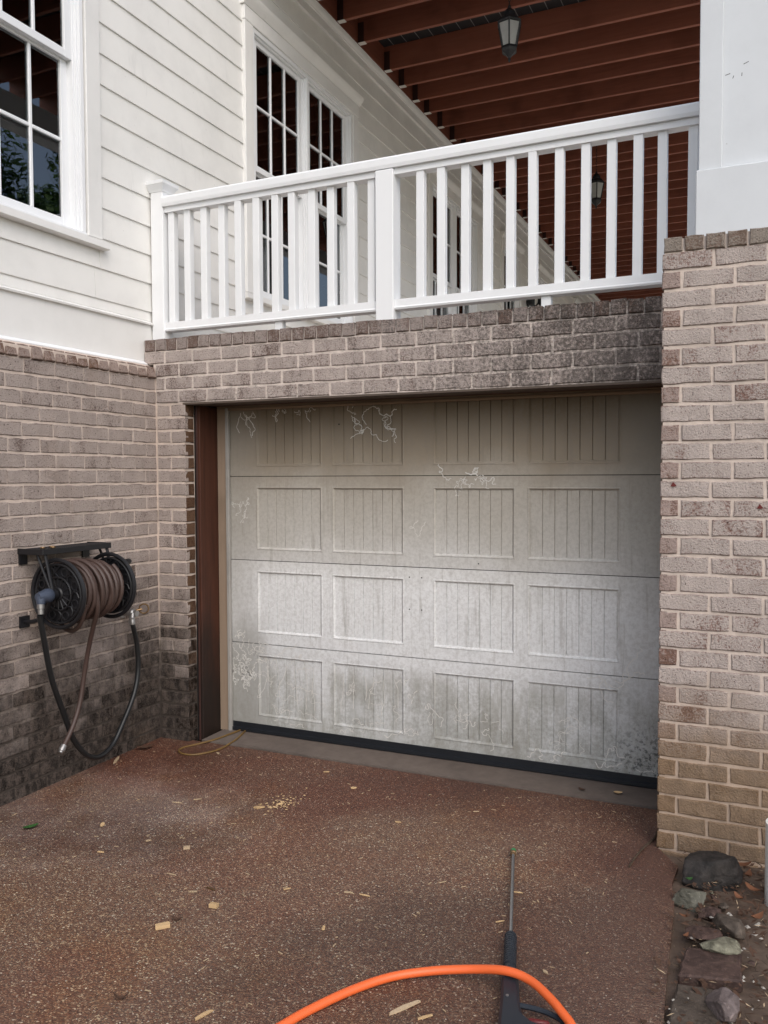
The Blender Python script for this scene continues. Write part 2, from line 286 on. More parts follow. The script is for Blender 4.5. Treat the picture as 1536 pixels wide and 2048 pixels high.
# ------------------------------------------------------------------ mesh helpers
class MB:
    def __init__(s): s.v = []; s.f = []
    def add(s, vs, fs):
        o = len(s.v); s.v += [tuple(q) for q in vs]; s.f += [tuple(i + o for i in f) for f in fs]; return s
    def box(s, x0, x1, y0, y1, z0, z1):
        return s.add([(x, y, z) for z in (z0, z1) for y in (y0, y1) for x in (x0, x1)], [(0, 2, 3, 1), (4, 5, 7, 6), (0, 1, 5, 4), (2, 6, 7, 3), (0, 4, 6, 2), (1, 3, 7, 5)])
    def prism(s, poly, axis, a, b):       # polygon extruded along an axis; poly in the other two coordinates in order
        n = len(poly)
        def P(q, t):
            return {'x': (t, q[0], q[1]), 'y': (q[0], t, q[1]), 'z': (q[0], q[1], t)}[axis]
        return s.add([P(q, a) for q in poly] + [P(q, b) for q in poly], [tuple(range(n - 1, -1, -1)), tuple(range(n, 2 * n))] + [(i, (i + 1) % n, n + (i + 1) % n, n + i) for i in range(n)])
    def tube(s, pts, r, n=10, closed=False, cap=True):
        pts = [Vector(p) for p in pts]; N = len(pts); rr = r if isinstance(r, (list, tuple)) else [r] * N
        rings = []; up = Vector((0, 0, 1)); prev = None
        for i, p in enumerate(pts):
            a = pts[(i - 1) % N] if (closed or i > 0) else p; b = pts[(i + 1) % N] if (closed or i < N - 1) else p
            t = (b - a).normalized() if (b - a).length > 1e-9 else Vector((0, 0, 1))
            if prev is None: x = t.cross(up) if abs(t.z) < .95 else t.cross(Vector((1, 0, 0)))
            else: x = prev - t * prev.dot(t)
            x.normalize(); prev = x; y = t.cross(x)
            rings.append([p + (x * math.cos(2 * math.pi * j / n) + y * math.sin(2 * math.pi * j / n)) * rr[i] for j in range(n)])
        vs = [q for ring in rings for q in ring]; fs = []
        for i in range(N if closed else N - 1):
            k2 = (i + 1) % N
            for j in range(n): fs.append((i * n + j, i * n + (j + 1) % n, k2 * n + (j + 1) % n, k2 * n + j))
        if cap and not closed: fs += [tuple(range(n - 1, -1, -1)), tuple((N - 1) * n + j for j in range(n))]
        return s.add(vs, fs)
    def cyl(s, a, b, r, n=14): return s.tube([a, b], r, n)
    def lathe(s, a, d, prof, n=16):       # prof: (distance along d, radius)
        a = Vector(a); d = Vector(d).normalized(); return s.tube([a + d * t for t, _ in prof], [max(q, 1e-4) for _, q in prof], n)
    def mesh(s, name, mat, smooth=False, bevel=0):
        me = bpy.data.meshes.new(name); me.from_pydata(s.v, [], s.f); me.validate()
        bm = bmesh.new(); bm.from_mesh(me)
        if bevel:
            bmesh.ops.bevel(bm, geom=[e for e in bm.edges if len(e.link_faces) == 2 and e.calc_face_angle(0) > .5], offset=bevel, segments=1, affect='EDGES')
        bmesh.ops.recalc_face_normals(bm, faces=bm.faces); bm.to_mesh(me); bm.free()
        if mat is not None: me.materials.append(MT[mat])
        if smooth:
            me.polygons.foreach_set('use_smooth', [True] * len(me.polygons))
            try: me.set_sharp_from_angle(angle=R(42))
            except Exception: pass
        return me
    def build(s, name, mat, parent=None, smooth=False, bevel=0): return link(name, s.mesh(name, mat, smooth, bevel), parent)
def link(name, data, parent=None):
    o = bpy.data.objects.new(name, data); C.objects.link(o)
    if parent is not None: o.parent = parent
    return o
def tag(o, label=None, cat=None, group=None, kind=None):
    if label: o['label'] = label
    if cat: o['category'] = cat
    if group: o['group'] = group
    if kind: o['kind'] = kind
    return o
def thing(name, label, cat, group=None): return tag(link(name, None), label, cat, group)
def spline(pts, n=8, closed=False):
    P = [Vector(p) for p in pts]; out = []; N = len(P)
    for i in range(N if closed else N - 1):
        p0, p1, p2, p3 = (P[(i - 1) % N] if closed or i else P[0]), P[i], P[(i + 1) % N], (P[(i + 2) % N] if closed or i + 2 < N else P[-1])
        for j in range(n):
            t = j / n; out.append(.5 * ((2 * p1) + (p2 - p0) * t + (2 * p0 - 5 * p1 + 4 * p2 - p3) * t * t + (3 * p1 - p0 - 3 * p2 + p3) * t ** 3))
    if not closed: out.append(P[-1])
    return out

# ------------------------------------------------------------------ ground
k = MB(); k.box(-120, 160, -160, 200, -.30, -.06); tag(k.build('ground', 'grass'), kind='structure')
def drive():
    m = MB(); edge = [(3.055, -.405)]
    for i in range(1, 40):
        y = -.41 - i * .16; edge.append((3.14 + .075 * min(1, i * .16 / 1.2) + .03 * mnoise.noise((i * .7, 2, 3)) + .0 * y, y))
    top = [(0.0, .03), (3.055, .03)] + edge + [(edge[-1][0], -9.0), (-1.5, -9.0), (-1.5, -6.0), (0.0, -6.0)]
    m.prism(top, 'z', -.12, 0.0); return m
tag(drive().build('driveway', 'drive'), kind='structure')
# smooth concrete apron under the door, with a worn front edge
ap = MB(); fr = []
for i in range(41):
    x = .28 + i * (3.055 - .28) / 40; fr.append((x, .045 + .02 * mnoise.noise((x * 4, 1, 0)) + .008 * mnoise.noise((x * 19, 4, 0))))
ap.prism([(3.055, .6), (.28, .6)] + fr, 'z', -.1, .006); tag(ap.build('door_apron', 'apron'), kind='structure')
def soil():
    m = MB(); nx, ny = 44, 60
    for j in range(ny + 1):
        for i in range(nx + 1):
            x = 3.0 + i * .07; y = -.40 - j * .085; m.v.append((x, y, -.022 + .022 * mnoise.noise((x * 4, y * 4, 0)) + .012 * mnoise.noise((x * 15, y * 15, 3)) + .03 * min(1, max(0, (x - 3.3) * .8))))
    for j in range(ny):
        for i in range(nx): a = j * (nx + 1) + i; m.f.append((a, a + 1, a + nx + 2, a + nx + 1))
    return m
tag(soil().build('soil_bed', 'soil', None, True), kind='structure')
t = MB(); t.box(-.12, 9, .22, 24, 2.2, 2.30); tag(t.build('terrace', 'terrace'), kind='structure')
t = MB(); t.box(3.07, 9, .7, 24, -.2, 2.199); tag(t.build('terrace_base', 'terrace'), kind='structure')

# ------------------------------------------------------------------ bricks
CH = .0813; ZB = .0636; BH = .0685
_bc = {}
def brick_mesh(L, Hh, D, mat, var):
    key = (round(L, 3), round(Hh, 3), mat, var)
    if key in _bc: return _bc[key]
    rr = random.Random(hash((round(L * 1000), round(Hh * 1000), var)) & 0xffff); m = MB(); l, h = L / 2, Hh / 2
    nl = 4 if L > .13 else 2
    out = [(-l + 2 * l * i / nl, -h) for i in range(nl)] + [(l, -h), (l, 0)] + [(l - 2 * l * i / nl, h) for i in range(nl)] + [(-l, h), (-l, 0)]
    out = [(x + rr.uniform(-.002, .002), z + rr.uniform(-.0030, .0026)) for x, z in out]; n = len(out)
    ins = [(x - math.copysign(rr.uniform(.002, .0045), x) if abs(x) > l * .8 else x, z - math.copysign(rr.uniform(.002, .005), z) if abs(z) > h * .7 else z) for x, z in out]
    v = [(x, D, z) for x, z in out] + [(x, rr.uniform(.0025, .005), z) for x, z in out] + [(x, rr.uniform(-.0012, .0012), z) for x, z in ins]
    f = [(i, (i + 1) % n, n + (i + 1) % n, n + i) for i in range(n)] + [(n + i, n + (i + 1) % n, 2 * n + (i + 1) % n, 2 * n + i) for i in range(n)] + [tuple(range(2 * n, 3 * n))]
    m.add(v, f); _bc[key] = m.mesh('brick', mat); return _bc[key]
def brick(parent, loc, rotz, L, mat, Hh=BH, D=.03, tilt=0):
    o = link('brick', brick_mesh(L, Hh, D, mat, rnd.randrange(12)), parent)
    n = Vector((math.sin(rotz), -math.cos(rotz), 0)) * rnd.uniform(-.0015, .0025)
    o.location = Vector(loc) + n; o.rotation_euler = (tilt + rnd.uniform(-.006, .006), rnd.uniform(-.006, .006), rotz + rnd.uniform(-.006, .006)); return o
def course(a, b, first, mod, joint=.013):   # brick spans between a and b, first joint centre at 'first'
    e = [a]; x = first
    while x < b - .02:
        if x > a + .02: e.append(x)
        x += mod
    e.append(b); out = []
    for i in range(len(e) - 1):
        p = e[i] + (joint / 2 if i else 0); q = e[i + 1] - (joint / 2 if i < len(e) - 2 else 0)
        if q - p > .018: out.append((p, q))
    return out
MOD = .2098
# hose wall (faces +x, runs along y)
hw = thing('brick_wall', 'whitewashed brick side wall carrying the hose reel, damp black towards its foot', 'wall')
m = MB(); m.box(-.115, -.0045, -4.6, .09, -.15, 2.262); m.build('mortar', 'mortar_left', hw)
far = []
for kk in range(-1, 27):
    z = ZB + CH * kk + CH / 2
    for p, q in course(-4.6, -.004, -4.6 + (.1 if kk % 2 else .2) + rnd.uniform(-.012, .012), MOD, .0065):
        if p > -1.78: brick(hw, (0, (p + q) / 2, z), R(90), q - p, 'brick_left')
        else: far.append(((p + q) / 2, z, q - p))
m = MB()
for y, z, L in far:
    me = brick_mesh(L, BH, .03, 'brick_left', rnd.randrange(7)); m.add([(-v.co.y, y + v.co.x, z + v.co.z) for v in me.vertices], [tuple(p.vertices) for p in me.polygons])
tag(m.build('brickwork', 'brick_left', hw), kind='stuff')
y = -.04
while y > -2.6:                            # sloping rowlock cap
    m_ = brick_mesh(.0705, .070, .11, 'brick_row', rnd.randrange(7)); o = link('brick', m_, hw); o.location = (.001 + rnd.uniform(-.002, .003), y, 2.296); o.rotation_euler = (R(-17), rnd.uniform(-.02, .02), R(90)); y -= .0822
m = MB(); m.prism([(-.004, 2.262), (-.004, 2.318), (-.10, 2.362), (-.10, 2.262)], 'y', -4.6, -.001); m.build('cap_mortar', 'mortar_left', hw)

# garage front: left return, lintel band and rowlock cap (faces -y)
gw = thing('garage_front_wall', 'whitewashed brick band over the garage opening with a sooty rowlock cap', 'wall')
m = MB(); m.box(-.02, .2105, .0045, .10, -.15, 2.1003); m.build('mortar', 'mortar_left', gw)
m = MB(); m.box(-.02, 3.06, .005, .2, 2.1005, 2.425); m.box(-.088, -.0203, .0052, .2, 2.345, 2.424); m.box(-.088, 3.06, .010, .2, 2.424, 2.4905); m.build('mortar', 'mortar_lintel', gw)
for kk in range(-1, 25):
    z = ZB + CH * kk + CH / 2
    for p, q in ([(.008, .217)] if kk % 2 else [(.008, .1035), (.1145, .217)]):
        brick(gw, ((p + q) / 2, 0, z), 0, q - p, 'brick_left')
    for p, q in ([(.0, .085)] if kk % 2 == 0 else [(.0, .085)]):  # return of the opening, faces +x
        brick(gw, (.2165, .0045 + (p + q) / 2, z), R(90), q - p, 'brick_jamb')
for r_ in range(4):
    z = 2.1005 + CH * r_ + CH / 2; a = -.085 if r_ == 3 else .004
    for p, q in course(a, 3.056, 1.2266 - 20 * MOD + (MOD / 2 if r_ % 2 else 0) + rnd.uniform(-.006, .006), MOD):
        brick(gw, ((p + q) / 2, 0, z), 0, q - p, 'brick_lintel')
x = -.046
while x < 3.03:
    o = brick(gw, (x, -.002, 2.4655), 0, .0715, 'brick_rowl', .071, .15); o.rotation_euler.y += rnd.uniform(-.02, .02); o.location.z += rnd.uniform(-.003, .003); x += .0815
m = MB(); m.box(.2, 3.055, .003, .16, 2.089, 2.0995); m.build('lintel_angle', 'steel', gw)
m = MB(); m.box(.218, 3.055, .165, .6, 2.12, 2.42); m.build('core', 'mortar_lintel', gw)

# brick pier at the right
pw = thing('brick_pier', 'pale pink brick pier right of the garage door, stained tan at its foot', 'wall')
PX, PY, PB = 3.055, -.412, .0795
m = MB(); m.box(PX + .007, 6.2, PY + .0055, .2, -.2, 2.60); m.box(PX + .008, 6.2, PY + .010, .2, 2.60, 2.653); m.build('mortar', 'mortar_pier', pw)
for kk in range(-2, 31):
    z = PB + CH * kk + CH / 2; odd = kk % 2
    spans = course(PX, 4.2, PX + (.080 if odd else .2055), MOD)
    for i, (p, q) in enumerate(spans):
        brick(pw, ((p + q) / 2, PY, z), 0, q - p, 'brick_red' if (i == 0 and odd) else 'brick_pier')
    if kk < 31:                            # end faces on the opening side
        for p, q in ([(.0, .20)] if odd else [(.0, .07), (.082, .28)]):
            o = brick(pw, (PX, PY + .004 + (p + q) / 2, z), R(-90), q - p, 'brick_pier')
x = PX + .042
while x < 4.2:
    brick(pw, (x, PY - .003, 2.6285), 0, .0735, 'brick_rowp', .062, .2); x += .0845
m = MB()
for kk in range(-2, 32):
    for p, q in course(4.2, 6.2, 4.2 + (.1 if kk % 2 else .2), MOD):
        me = brick_mesh(q - p, BH, .03, 'brick_pier', rnd.randrange(7)); m.add([((p + q) / 2 + v.co.x, PY + v.co.y, PB + CH * kk + CH / 2 + v.co.z) for v in me.vertices], [tuple(f.vertices) for f in me.polygons])
tag(m.build('brickwork', 'brick_pier', pw), kind='stuff')

for x, z in ((3.109, 1.604), (3.452, 1.512)):   # bare red spots where the wash has flaked
    m = MB(); m.prism([(x - .012, z - .006), (x + .002, z - .009), (x + .013, z - .005), (x + .006, z + .004), (x - .002, z + .012), (x - .006, z + .003)], 'y', PY - .004, PY + .003); m.build('flaked_spot', 'redspot', pw)
# ------------------------------------------------------------------ garage door and its frame
DY = .306
gd = thing('garage_door', 'grimy white sectional garage door, four rows of beadboard panels', 'garage door')
PCOL = [(.537, .994), (1.077, 1.537), (1.733, 2.204), (2.287, 2.772)]
ROWS = [(.066, .580, .125, .505), (.584, 1.113, .660, 1.042), (1.117, 1.646, 1.190, 1.575), (1.650, 2.16, 1.716, 2.102)]
XL, XR = .335, 2.985
for z0, z1, a, b in ROWS:
    m = MB(); dep, bv = .010, .010
    xs = [XL] + [q for c_ in PCOL for q in c_] + [XR]; zs = [z0, a, b, z1]
    def vid(mm, x, y, z): mm.v.append((x, y, z)); return len(mm.v) - 1
    for i in range(len(xs) - 1):
        for j in range(3):
            if i % 2 == 1 and j == 1: continue
            m.add([(xs[i], DY, zs[j]), (xs[i + 1], DY, zs[j]), (xs[i + 1], DY, zs[j + 1]), (xs[i], DY, zs[j + 1])], [(0, 1, 2, 3)])
    for p, q in PCOL:
        o_ = [(p, a), (q, a), (q, b), (p, b)]; i_ = [(p + bv, a + bv), (q - bv, a + bv), (q - bv, b - bv), (p + bv, b - bv)]
        # small raised lip, then the slope into the recess
        lip = [(p - .008, a - .008), (q + .008, a - .008), (q + .008, b + .008), (p - .008, b + .008)]; mid = [(p - .003, a - .003), (q + .003, a - .003), (q + .003, b + .003), (p - .003, b + .003)]
        m.add([(x, DY - .0006, z) for x, z in lip] + [(x, DY - .0025, z) for x, z in mid] + [(x, DY - .002, z) for x, z in o_] + [(x, DY + dep, z) for x, z in i_],
              [(r * 4 + s_, r * 4 + (s_ + 1) % 4, r * 4 + 4 + (s_ + 1) % 4, r * 4 + 4 + s_) for r in range(3) for s_ in range(4)])
    # tongue edges of the section
    m.add([(XL, DY, z0), (XR, DY, z0), (XR, DY + .03, z0 + .004), (XL, DY + .03, z0 + .004), (XL, DY, z1), (XR, DY, z1), (XR, DY + .03, z1 - .004), (XL, DY + .03, z1 - .004)], [(0, 1, 2, 3), (4, 5, 6, 7)])
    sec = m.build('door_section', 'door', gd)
    for p, q in PCOL:
        n = 7; w = (q - p - 2 * bv + .004) / n; key = ('plank', round(w, 4), round(b - a, 4))
        if key not in _bc:
            mm = MB(); h2 = (b - a) / 2 - bv + .003; g = .0028
            mm.add([(-w / 2, .006, -h2), (-w / 2 + g, 0, -h2), (w / 2 - g, 0, -h2), (w / 2, .006, -h2), (-w / 2, .006, h2), (-w / 2 + g, 0, h2), (w / 2 - g, 0, h2), (w / 2, .006, h2)], [(0, 1, 5, 4), (1, 2, 6, 5), (2, 3, 7, 6)])
            _bc[key] = mm.mesh('plank', 'door')
        for i in range(n):
            o = link('plank', _bc[key], sec); o.location = (p + bv - .002 + w * (i + .5), DY + dep - .0015 + rnd.uniform(0, .0008), (a + b) / 2)
m = MB(); m.box(XL, XR, DY + .032, DY + .06, .0, 2.2); m.build('backing', 'dark', gd)
m = MB(); m.prism([(DY - .006, .004), (DY - .016, .012), (DY - .016, .030), (DY - .007, .034), (DY - .007, .066), (DY + .03, .066), (DY + .03, .004)], 'x', XL, XR)
m.build('bottom_seal', 'seal', gd)
for x, z in ((1.578, 1.055), (1.655, 1.055), (1.578, .866), (1.655, .866), (1.12, 1.96), (2.0, 1.15)):
    m = MB(); m.cyl((x, DY - .001, z), (x, DY + .004, z), .0042, 8); m.build('screw_hole', 'screw', gd)
# pale snail-grazed trails across the grime: narrow ribbons, each wandering on its own
tr = random.Random(21)
def trail(x, z, n, ang, wob, step=.0075, w=.0022):
    pts = [(x, z)]; home = ang; n = int(n * 1.3)
    for i in range(n):
        ang = home + (ang - home) * .86 + tr.gauss(0, wob * 1.1); x += math.cos(ang) * step; z += math.sin(ang) * step; pts.append((x, z))
    return pts, w
tl = []
def cluster(x0, x1, z0, z1, cnt, n, ang, spread, wob, w=.0024):
    for i in range(cnt): tl.append(trail(tr.uniform(x0, x1), tr.uniform(z0, z1), int(n * tr.uniform(.6, 1.3)), ang + tr.gauss(0, spread), wob, w=w * tr.uniform(.7, 1.3)))
cluster(.40, .52, 2.03, 2.06, 6, 15, -1.6, .15, .45, .0026); cluster(.55, .95, 2.04, 2.055, 6, 14, -.5, 1.4, .9)
cluster(1.20, 1.24, 1.97, 2.05, 3, 24, -1.5, .3, .8, .003); cluster(1.22, 1.42, 2.035, 2.05, 4, 22, 0, .2, .8, .003); cluster(1.41, 1.44, 1.95, 2.03, 3, 28, -1.6, .25, .6, .0028); tl.append(trail(1.44, 1.86, 34, -2.2, .45, w=.0024))
cluster(.36, .42, 1.42, 1.50, 3, 16, -1.5, .3, 1.0, .0028); cluster(.43, .47, 1.38, 1.50, 4, 14, -1.6, .6, 1.1, .0025)
cluster(1.80, 2.02, 1.625, 1.635, 7, 20, .0, .3, 1.0, .0026); cluster(1.96, 2.0, 1.66, 1.70, 3, 10, -1.6, .2, .8, .004); tl.append(trail(1.68, 1.38, 30, -2.1, .6, w=.0024))
cluster(.35, .62, .30, .60, 20, 24, -1.5, 1.0, .9, .0030); cluster(.40, .48, .58, .72, 5, 18, -1.5, .6, .9, .0030); cluster(.36, .52, .25, .48, 10, 26, -1.2, 1.2, 1.1, .0034)
for px in (.60, .67, .735, .80, .865, .93): tl.append(trail(px, .46, int(tr.uniform(20, 30)), -1.57, .10, w=.0026))
for px in (1.14, 1.21, 1.28, 1.34, 1.41, 1.475): tl.append(trail(px, .44, int(tr.uniform(16, 28)), -1.57, .12, w=.0026))
cluster(.55, 1.0, .12, .5, 12, 26, -1.3, 1.0, .7, .0024); cluster(1.1, 1.6, .10, .45, 14, 22, -1.4, 1.0, .8, .0024); cluster(.5, 1.7, .085, .12, 10, 22, 0, .5, .7, .0026)
cluster(1.85, 2.10, .15, .35, 8, 16, -1.5, .4, .7, .0026); cluster(2.40, 2.60, .15, .35, 9, 16, -1.5, .35, .6, .0026); cluster(1.62, 1.72, .1, .4, 4, 24, -1.5, .4, .6); cluster(2.5, 2.9, .555, .575, 5, 30, 0, .15, .5, .003); cluster(2.2, 2.9, .08, .12, 10, 20, 0, .3, .7, .003)
for ti, (pts, w) in enumerate(tl):
    m = MB(); n = len(pts); off = ti * .000008; w *= .95
    for i, (x, z) in enumerate(pts):
        a = pts[max(0, i - 1)]; b = pts[min(n - 1, i + 1)]; dx, dz = b[0] - a[0], b[1] - a[1]; l = math.hypot(dx, dz) or 1; ww = w * (.6 + .8 * abs(mnoise.noise((x * 60, z * 60, 1))))
        nx_, nz_ = -dz / l * ww, dx / l * ww
        x = min(max(x, XL + .006), XR - .02)
        inr = any(p + .004 < x < q - .004 for p, q in PCOL) and any(r_[2] + .004 < z < r_[3] - .004 for r_ in ROWS)
        yy = (DY + .0079 if inr else DY - .0008) - off
        if not inr and any(p - .010 < x < q + .010 for p, q in PCOL) and any(r_[2] - .010 < z < r_[3] + .010 for r_ in ROWS): yy = DY - .0032 - off
        m.v += [(x + nx_, yy, z + nz_), (x - nx_, yy, z - nz_)]
    m.f = [(2 * i, 2 * i + 1, 2 * i + 3, 2 * i + 2) for i in range(n - 1)]
    if max(p[1] for p in pts) < 2.09 and min(p[1] for p in pts) > .07: m.build('grazed_trail', 'trail', gd)
df = thing('garage_door_frame', 'dark stained timber jamb and dusty stops around the garage opening', 'door frame')
m = MB(); m.box(.222, .252, .10, .32, -.02, 2.088); m.build('jamb_board', 'jamb', df, False, .003)
m = MB(); m.box(.224, .236, .094, .108, -.02, 2.088); m.build('edge_strip', 'strap', df, False, .002)
m = MB(); m.box(.2525, .318, .284, .302, .0, 2.082); m.build('door_stop', 'stop', df, False, .003)
m = MB(); m.box(.3182, .342, .276, .300, .0, 2.082); m.build('weather_strip', 'oldtrim', df, False, .003)
m = MB(); m.box(.2525, 3.05, .282, .303, 2.083, 2.118); m.build('head_stop', 'head', df, False, .003)
m = MB(); m.box(.3425, 3.05, .274, .300, 2.066, 2.0825); m.build('head_strip', 'head', df, False, .003)
m = MB(); m.box(.2525, 3.05, .162, .2815, 2.094, 2.118); m.build('head_board', 'jamb', df)
m = MB(); m.box(.08, .2215, .101, .6, -.02, 2.1); m.build('jamb_stud', 'dark', df)
m = MB(); m.box(2.986, 3.053, .27, .33, 0, 2.1); m.build('door_stop', 'stop', df)

# ------------------------------------------------------------------ house wall
hs_ = thing('house_wall', 'white lap-sided house wall with tall double-hung windows under the deck', 'house')
YE = 21.0
m = MB(); m.box(-.9, -.45, -6, YE, 2.0, 8.6); m.build('inner_wall', 'dark', hs_)
m = MB(); m.box(-5, -.9, -6, YE, -.2, 8.6); m.box(-.45, -.10, -6, YE, 5.93, 8.6); m.build('upper_storey', 'siding', hs_)
WINS = [(-2.285, 2), (1.153, 2), (4.915, 2), (7.86, 1), (9.95, 1), (13.0, 2), (17.0, 2)]
def wwid(n): return 1.92 if n == 2 else 1.09
WZ0, WZ1 = 2.965, 5.20
def spans(z0, z1):                         # siding runs left of, between and right of the windows
    if z1 < WZ0 + .005 or z0 > WZ1 - .005: return [(-6.0, YE)]
    out = []; a = -6.0
    for y0, n in WINS: out.append((a, y0)); a = y0 + wwid(n)
    out.append((a, YE)); return out
sl = 3.045
def lap(zb, zt, y0, y1):
    m = MB(); m.prism([(-.118, zb), (-.0935, zb), (-.0930, zb + .005), (-.1035, zt + .012), (-.118, zt + .012)], 'y', y0, y1); m.build('siding_board', 'siding', hs_)
for kk in range(-4, 14):
    zb = sl + .178 * kk; zt = zb + .178
    if zb > 5.53: break
    for a, b in spans(zb, zt):
        if zb < 2.62: a = max(a, .075)
        if b - a < .05: continue
        # partially overlapping the window head or sill line is trimmed by the casing, boards break into lengths
        cuts = [a]; p = a + rnd.uniform(1.5, 3.6)
        while p < b - .8: cuts.append(p); p += 3.66
        cuts.append(b)
        for i in range(len(cuts) - 1): lap(zb, min(zt, 5.53), cuts[i] + (.0008 if i else 0), cuts[i + 1] - (.0008 if i < len(cuts) - 2 else 0))
for y0, n in WINS:
    lap(2.867, 2.960, y0 + .001, y0 + wwid(n) - .001); lap(5.205, 5.359, y0 - .0, y0 + wwid(n))
lap(2.6265, 2.689, -6, .074)
# backing between the boards and the room, pierced for the windows
m = MB(); a = -6.0
for y0, n in WINS: m.box(-.45, -.1185, a, y0 + .13, 2.0, 5.93); a = y0 + wwid(n) - .13
m.box(-.45, -.1185, a, YE, 2.0, 5.93)
for y0, n in WINS: m.box(-.45, -.1185, y0 + .13, y0 + wwid(n) - .13, 2.0, 3.0); m.box(-.45, -.1185, y0 + .13, y0 + wwid(n) - .13, 5.02, 5.93)
m.build('sheathing', 'dark', hs_)
m = MB(); m.box(-.118, -.0915, -6, .074, 2.372, 2.602); m.build('skirt_board', 'trim', hs_)
m = MB(); m.prism([(-.118, 2.6025), (-.074, 2.6025), (-.072, 2.612), (-.0935, 2.626), (-.118, 2.626)], 'y', -6, .074); m.build('drip_cap', 'trim', hs_)
m = MB(); m.prism([(-.118, 2.360), (-.060, 2.344), (-.058, 2.350), (-.0912, 2.3715), (-.118, 2.3715)], 'y', -6, -.002); m.build('flashing', 'vinyl', hs_)
m = MB(); m.prism([(-.118, 5.531), (-.078, 5.531), (-.078, 5.668), (-.118, 5.668)], 'y', -6, YE); m.build('frieze_board', 'trim', hs_)
m = MB(); m.prism([(-.0778, 5.60), (-.070, 5.60), (-.066, 5.612), (-.058, 5.618), (-.05, 5.64), (-.046, 5.664), (-.0778, 5.664)], 'y', -6, YE); m.build('moulding', 'trim', hs_, True)
def window(y0, n):
    W = wwid(n); ci = .112; f0, f1 = y0 + ci, y0 + W - ci
    m = MB(); m.box(-.117, -.072, y0, f0, WZ0 + .062, 5.018); m.box(-.117, -.072, f1, y0 + W, WZ0 + .062, 5.018); m.box(-.117, -.0705, y0 - .004, y0 + W + .004, 5.0185, 5.125)
    win = m.build('window', 'trim', hs_, False, .003)
    m = MB(); m.prism([(-.117, 5.1255), (-.066, 5.1255), (-.060, 5.14), (-.040, 5.158), (-.026, 5.185), (-.024, 5.198), (-.117, 5.208)], 'y', y0 - .02, y0 + W + .02); m.build('crown_moulding', 'trim', win, True)
    m = MB(); m.prism([(-.16, WZ0 + .0615), (-.050, WZ0 + .050), (-.048, WZ0 + .012), (-.056, WZ0 + .008), (-.117, WZ0 + .008), (-.16, WZ0 + .008)], 'y', y0 - .035, y0 + W + .035); m.build('sill', 'trim', win)
    # vinyl frame with stepped stops
    glass = [(y0 + .225, y0 + .865)] + ([(y0 + 1.055, y0 + 1.695)] if n == 2 else [])
    fr = MB(); gz0, gz1 = 3.105, 4.935; edges = [f0] + ([y0 + .915, y0 + 1.005] if n == 2 else []) + [f1]
    fr.box(-.19, -.083, f0, f1, 4.985, 5.018); fr.box(-.19, -.0835, f0, f1, WZ0 + .062, WZ0 + .075)
    for ga, gb in glass:
        l0 = ga - .05; r0 = gb + .05
        fr.box(-.19, -.083, l0 - .055, l0 - .028, WZ0 + .075, 4.985); fr.box(-.19, -.098, l0 - .028, l0 - .014, WZ0 + .075, 4.985); fr.box(-.19, -.112, l0 - .014, l0, WZ0 + .075, 4.985)
        fr.box(-.19, -.083, r0 + .028, r0 + .055, WZ0 + .075, 4.985); fr.box(-.19, -.098, r0 + .014, r0 + .028, WZ0 + .075, 4.985); fr.box(-.19, -.112, r0, r0 + .014, WZ0 + .075, 4.985)
        fr.box(-.19, -.0975, l0, r0, 4.972, 4.985)
    if n == 2: fr.box(-.19, -.0815, glass[0][1] + .105, glass[1][0] - .105, WZ0 + .075, 4.985)
    fr.build('frame', 'vinyl', win, False, .0015)
    for ga, gb in glass:
        for lower in (0, 1):
            x1 = -.118 - .034 * lower; x0 = x1 - .032; zl, zh = (3.985, 4.97) if not lower else (3.04, 4.02)
            g0, g1 = (4.03, gz1) if not lower else (gz0, 3.972)
            sm = MB(); sm.box(x0, x1, ga - .05, ga, zl, zh); sm.box(x0, x1, gb, gb + .05, zl, zh); sm.box(x0, x1, ga, gb, zl, g0); sm.box(x0, x1, ga, gb, g1, zh)
            sm.build('sash', 'vinyl', win, False, .002)
            xm = x1 - .012; bw = .010; zc = (g0 + g1) / 2
            ys = [ga + (gb - ga) * i / 3 for i in range(4)]
            for i in (1, 2):
                b_ = MB(); b_.box(xm - .012, xm + .008, ys[i] - bw, ys[i] + bw, g0, g1); b_.build('muntin', 'vinyl', win, False, .003)
            for i in range(3):
                b_ = MB(); b_.box(xm - .0115, xm + .0075, ys[i] + (bw if i else 0), ys[i + 1] - (bw if i < 2 else 0), zc - bw, zc + bw); b_.build('muntin', 'vinyl', win, False, .003)
                for za, zb_ in ((g0, zc), (zc, g1)):
                    p_ = MB(); p_.box(xm - .006, xm - .002, ys[i] + .002, ys[i + 1] - .002, za + .002, zb_ - .002); p_.build('pane', 'glass', win)
        # folded roman shade behind the upper sash
        sh = MB(); dz = rnd.uniform(.17, .27)
        for i in range(4): sh.box(-.262 - .01 * i, -.25 - .006 * i, ga - .02, gb + .02, gz1 + .02 - dz * (i + 1) / 4, gz1 + .05 - dz * i / 4)
        sh.build('roman_shade', 'shade', win)
    if n == 2 and 1 < y0 < 2:
        cu = MB(); cu.prism([(y0 + .36 + .2 * i / 24, -.33 + .015 * math.sin(i * 1.3)) for i in range(25)][::1] + [(y0 + .56, -.35), (y0 + .36, -.35)], 'z', 3.02, 3.62)
        cu.v = [(v[1], v[0], v[2]) for v in cu.v]; cu.build('curtain', 'curtain', win)
for w_ in WINS: window(*w_)

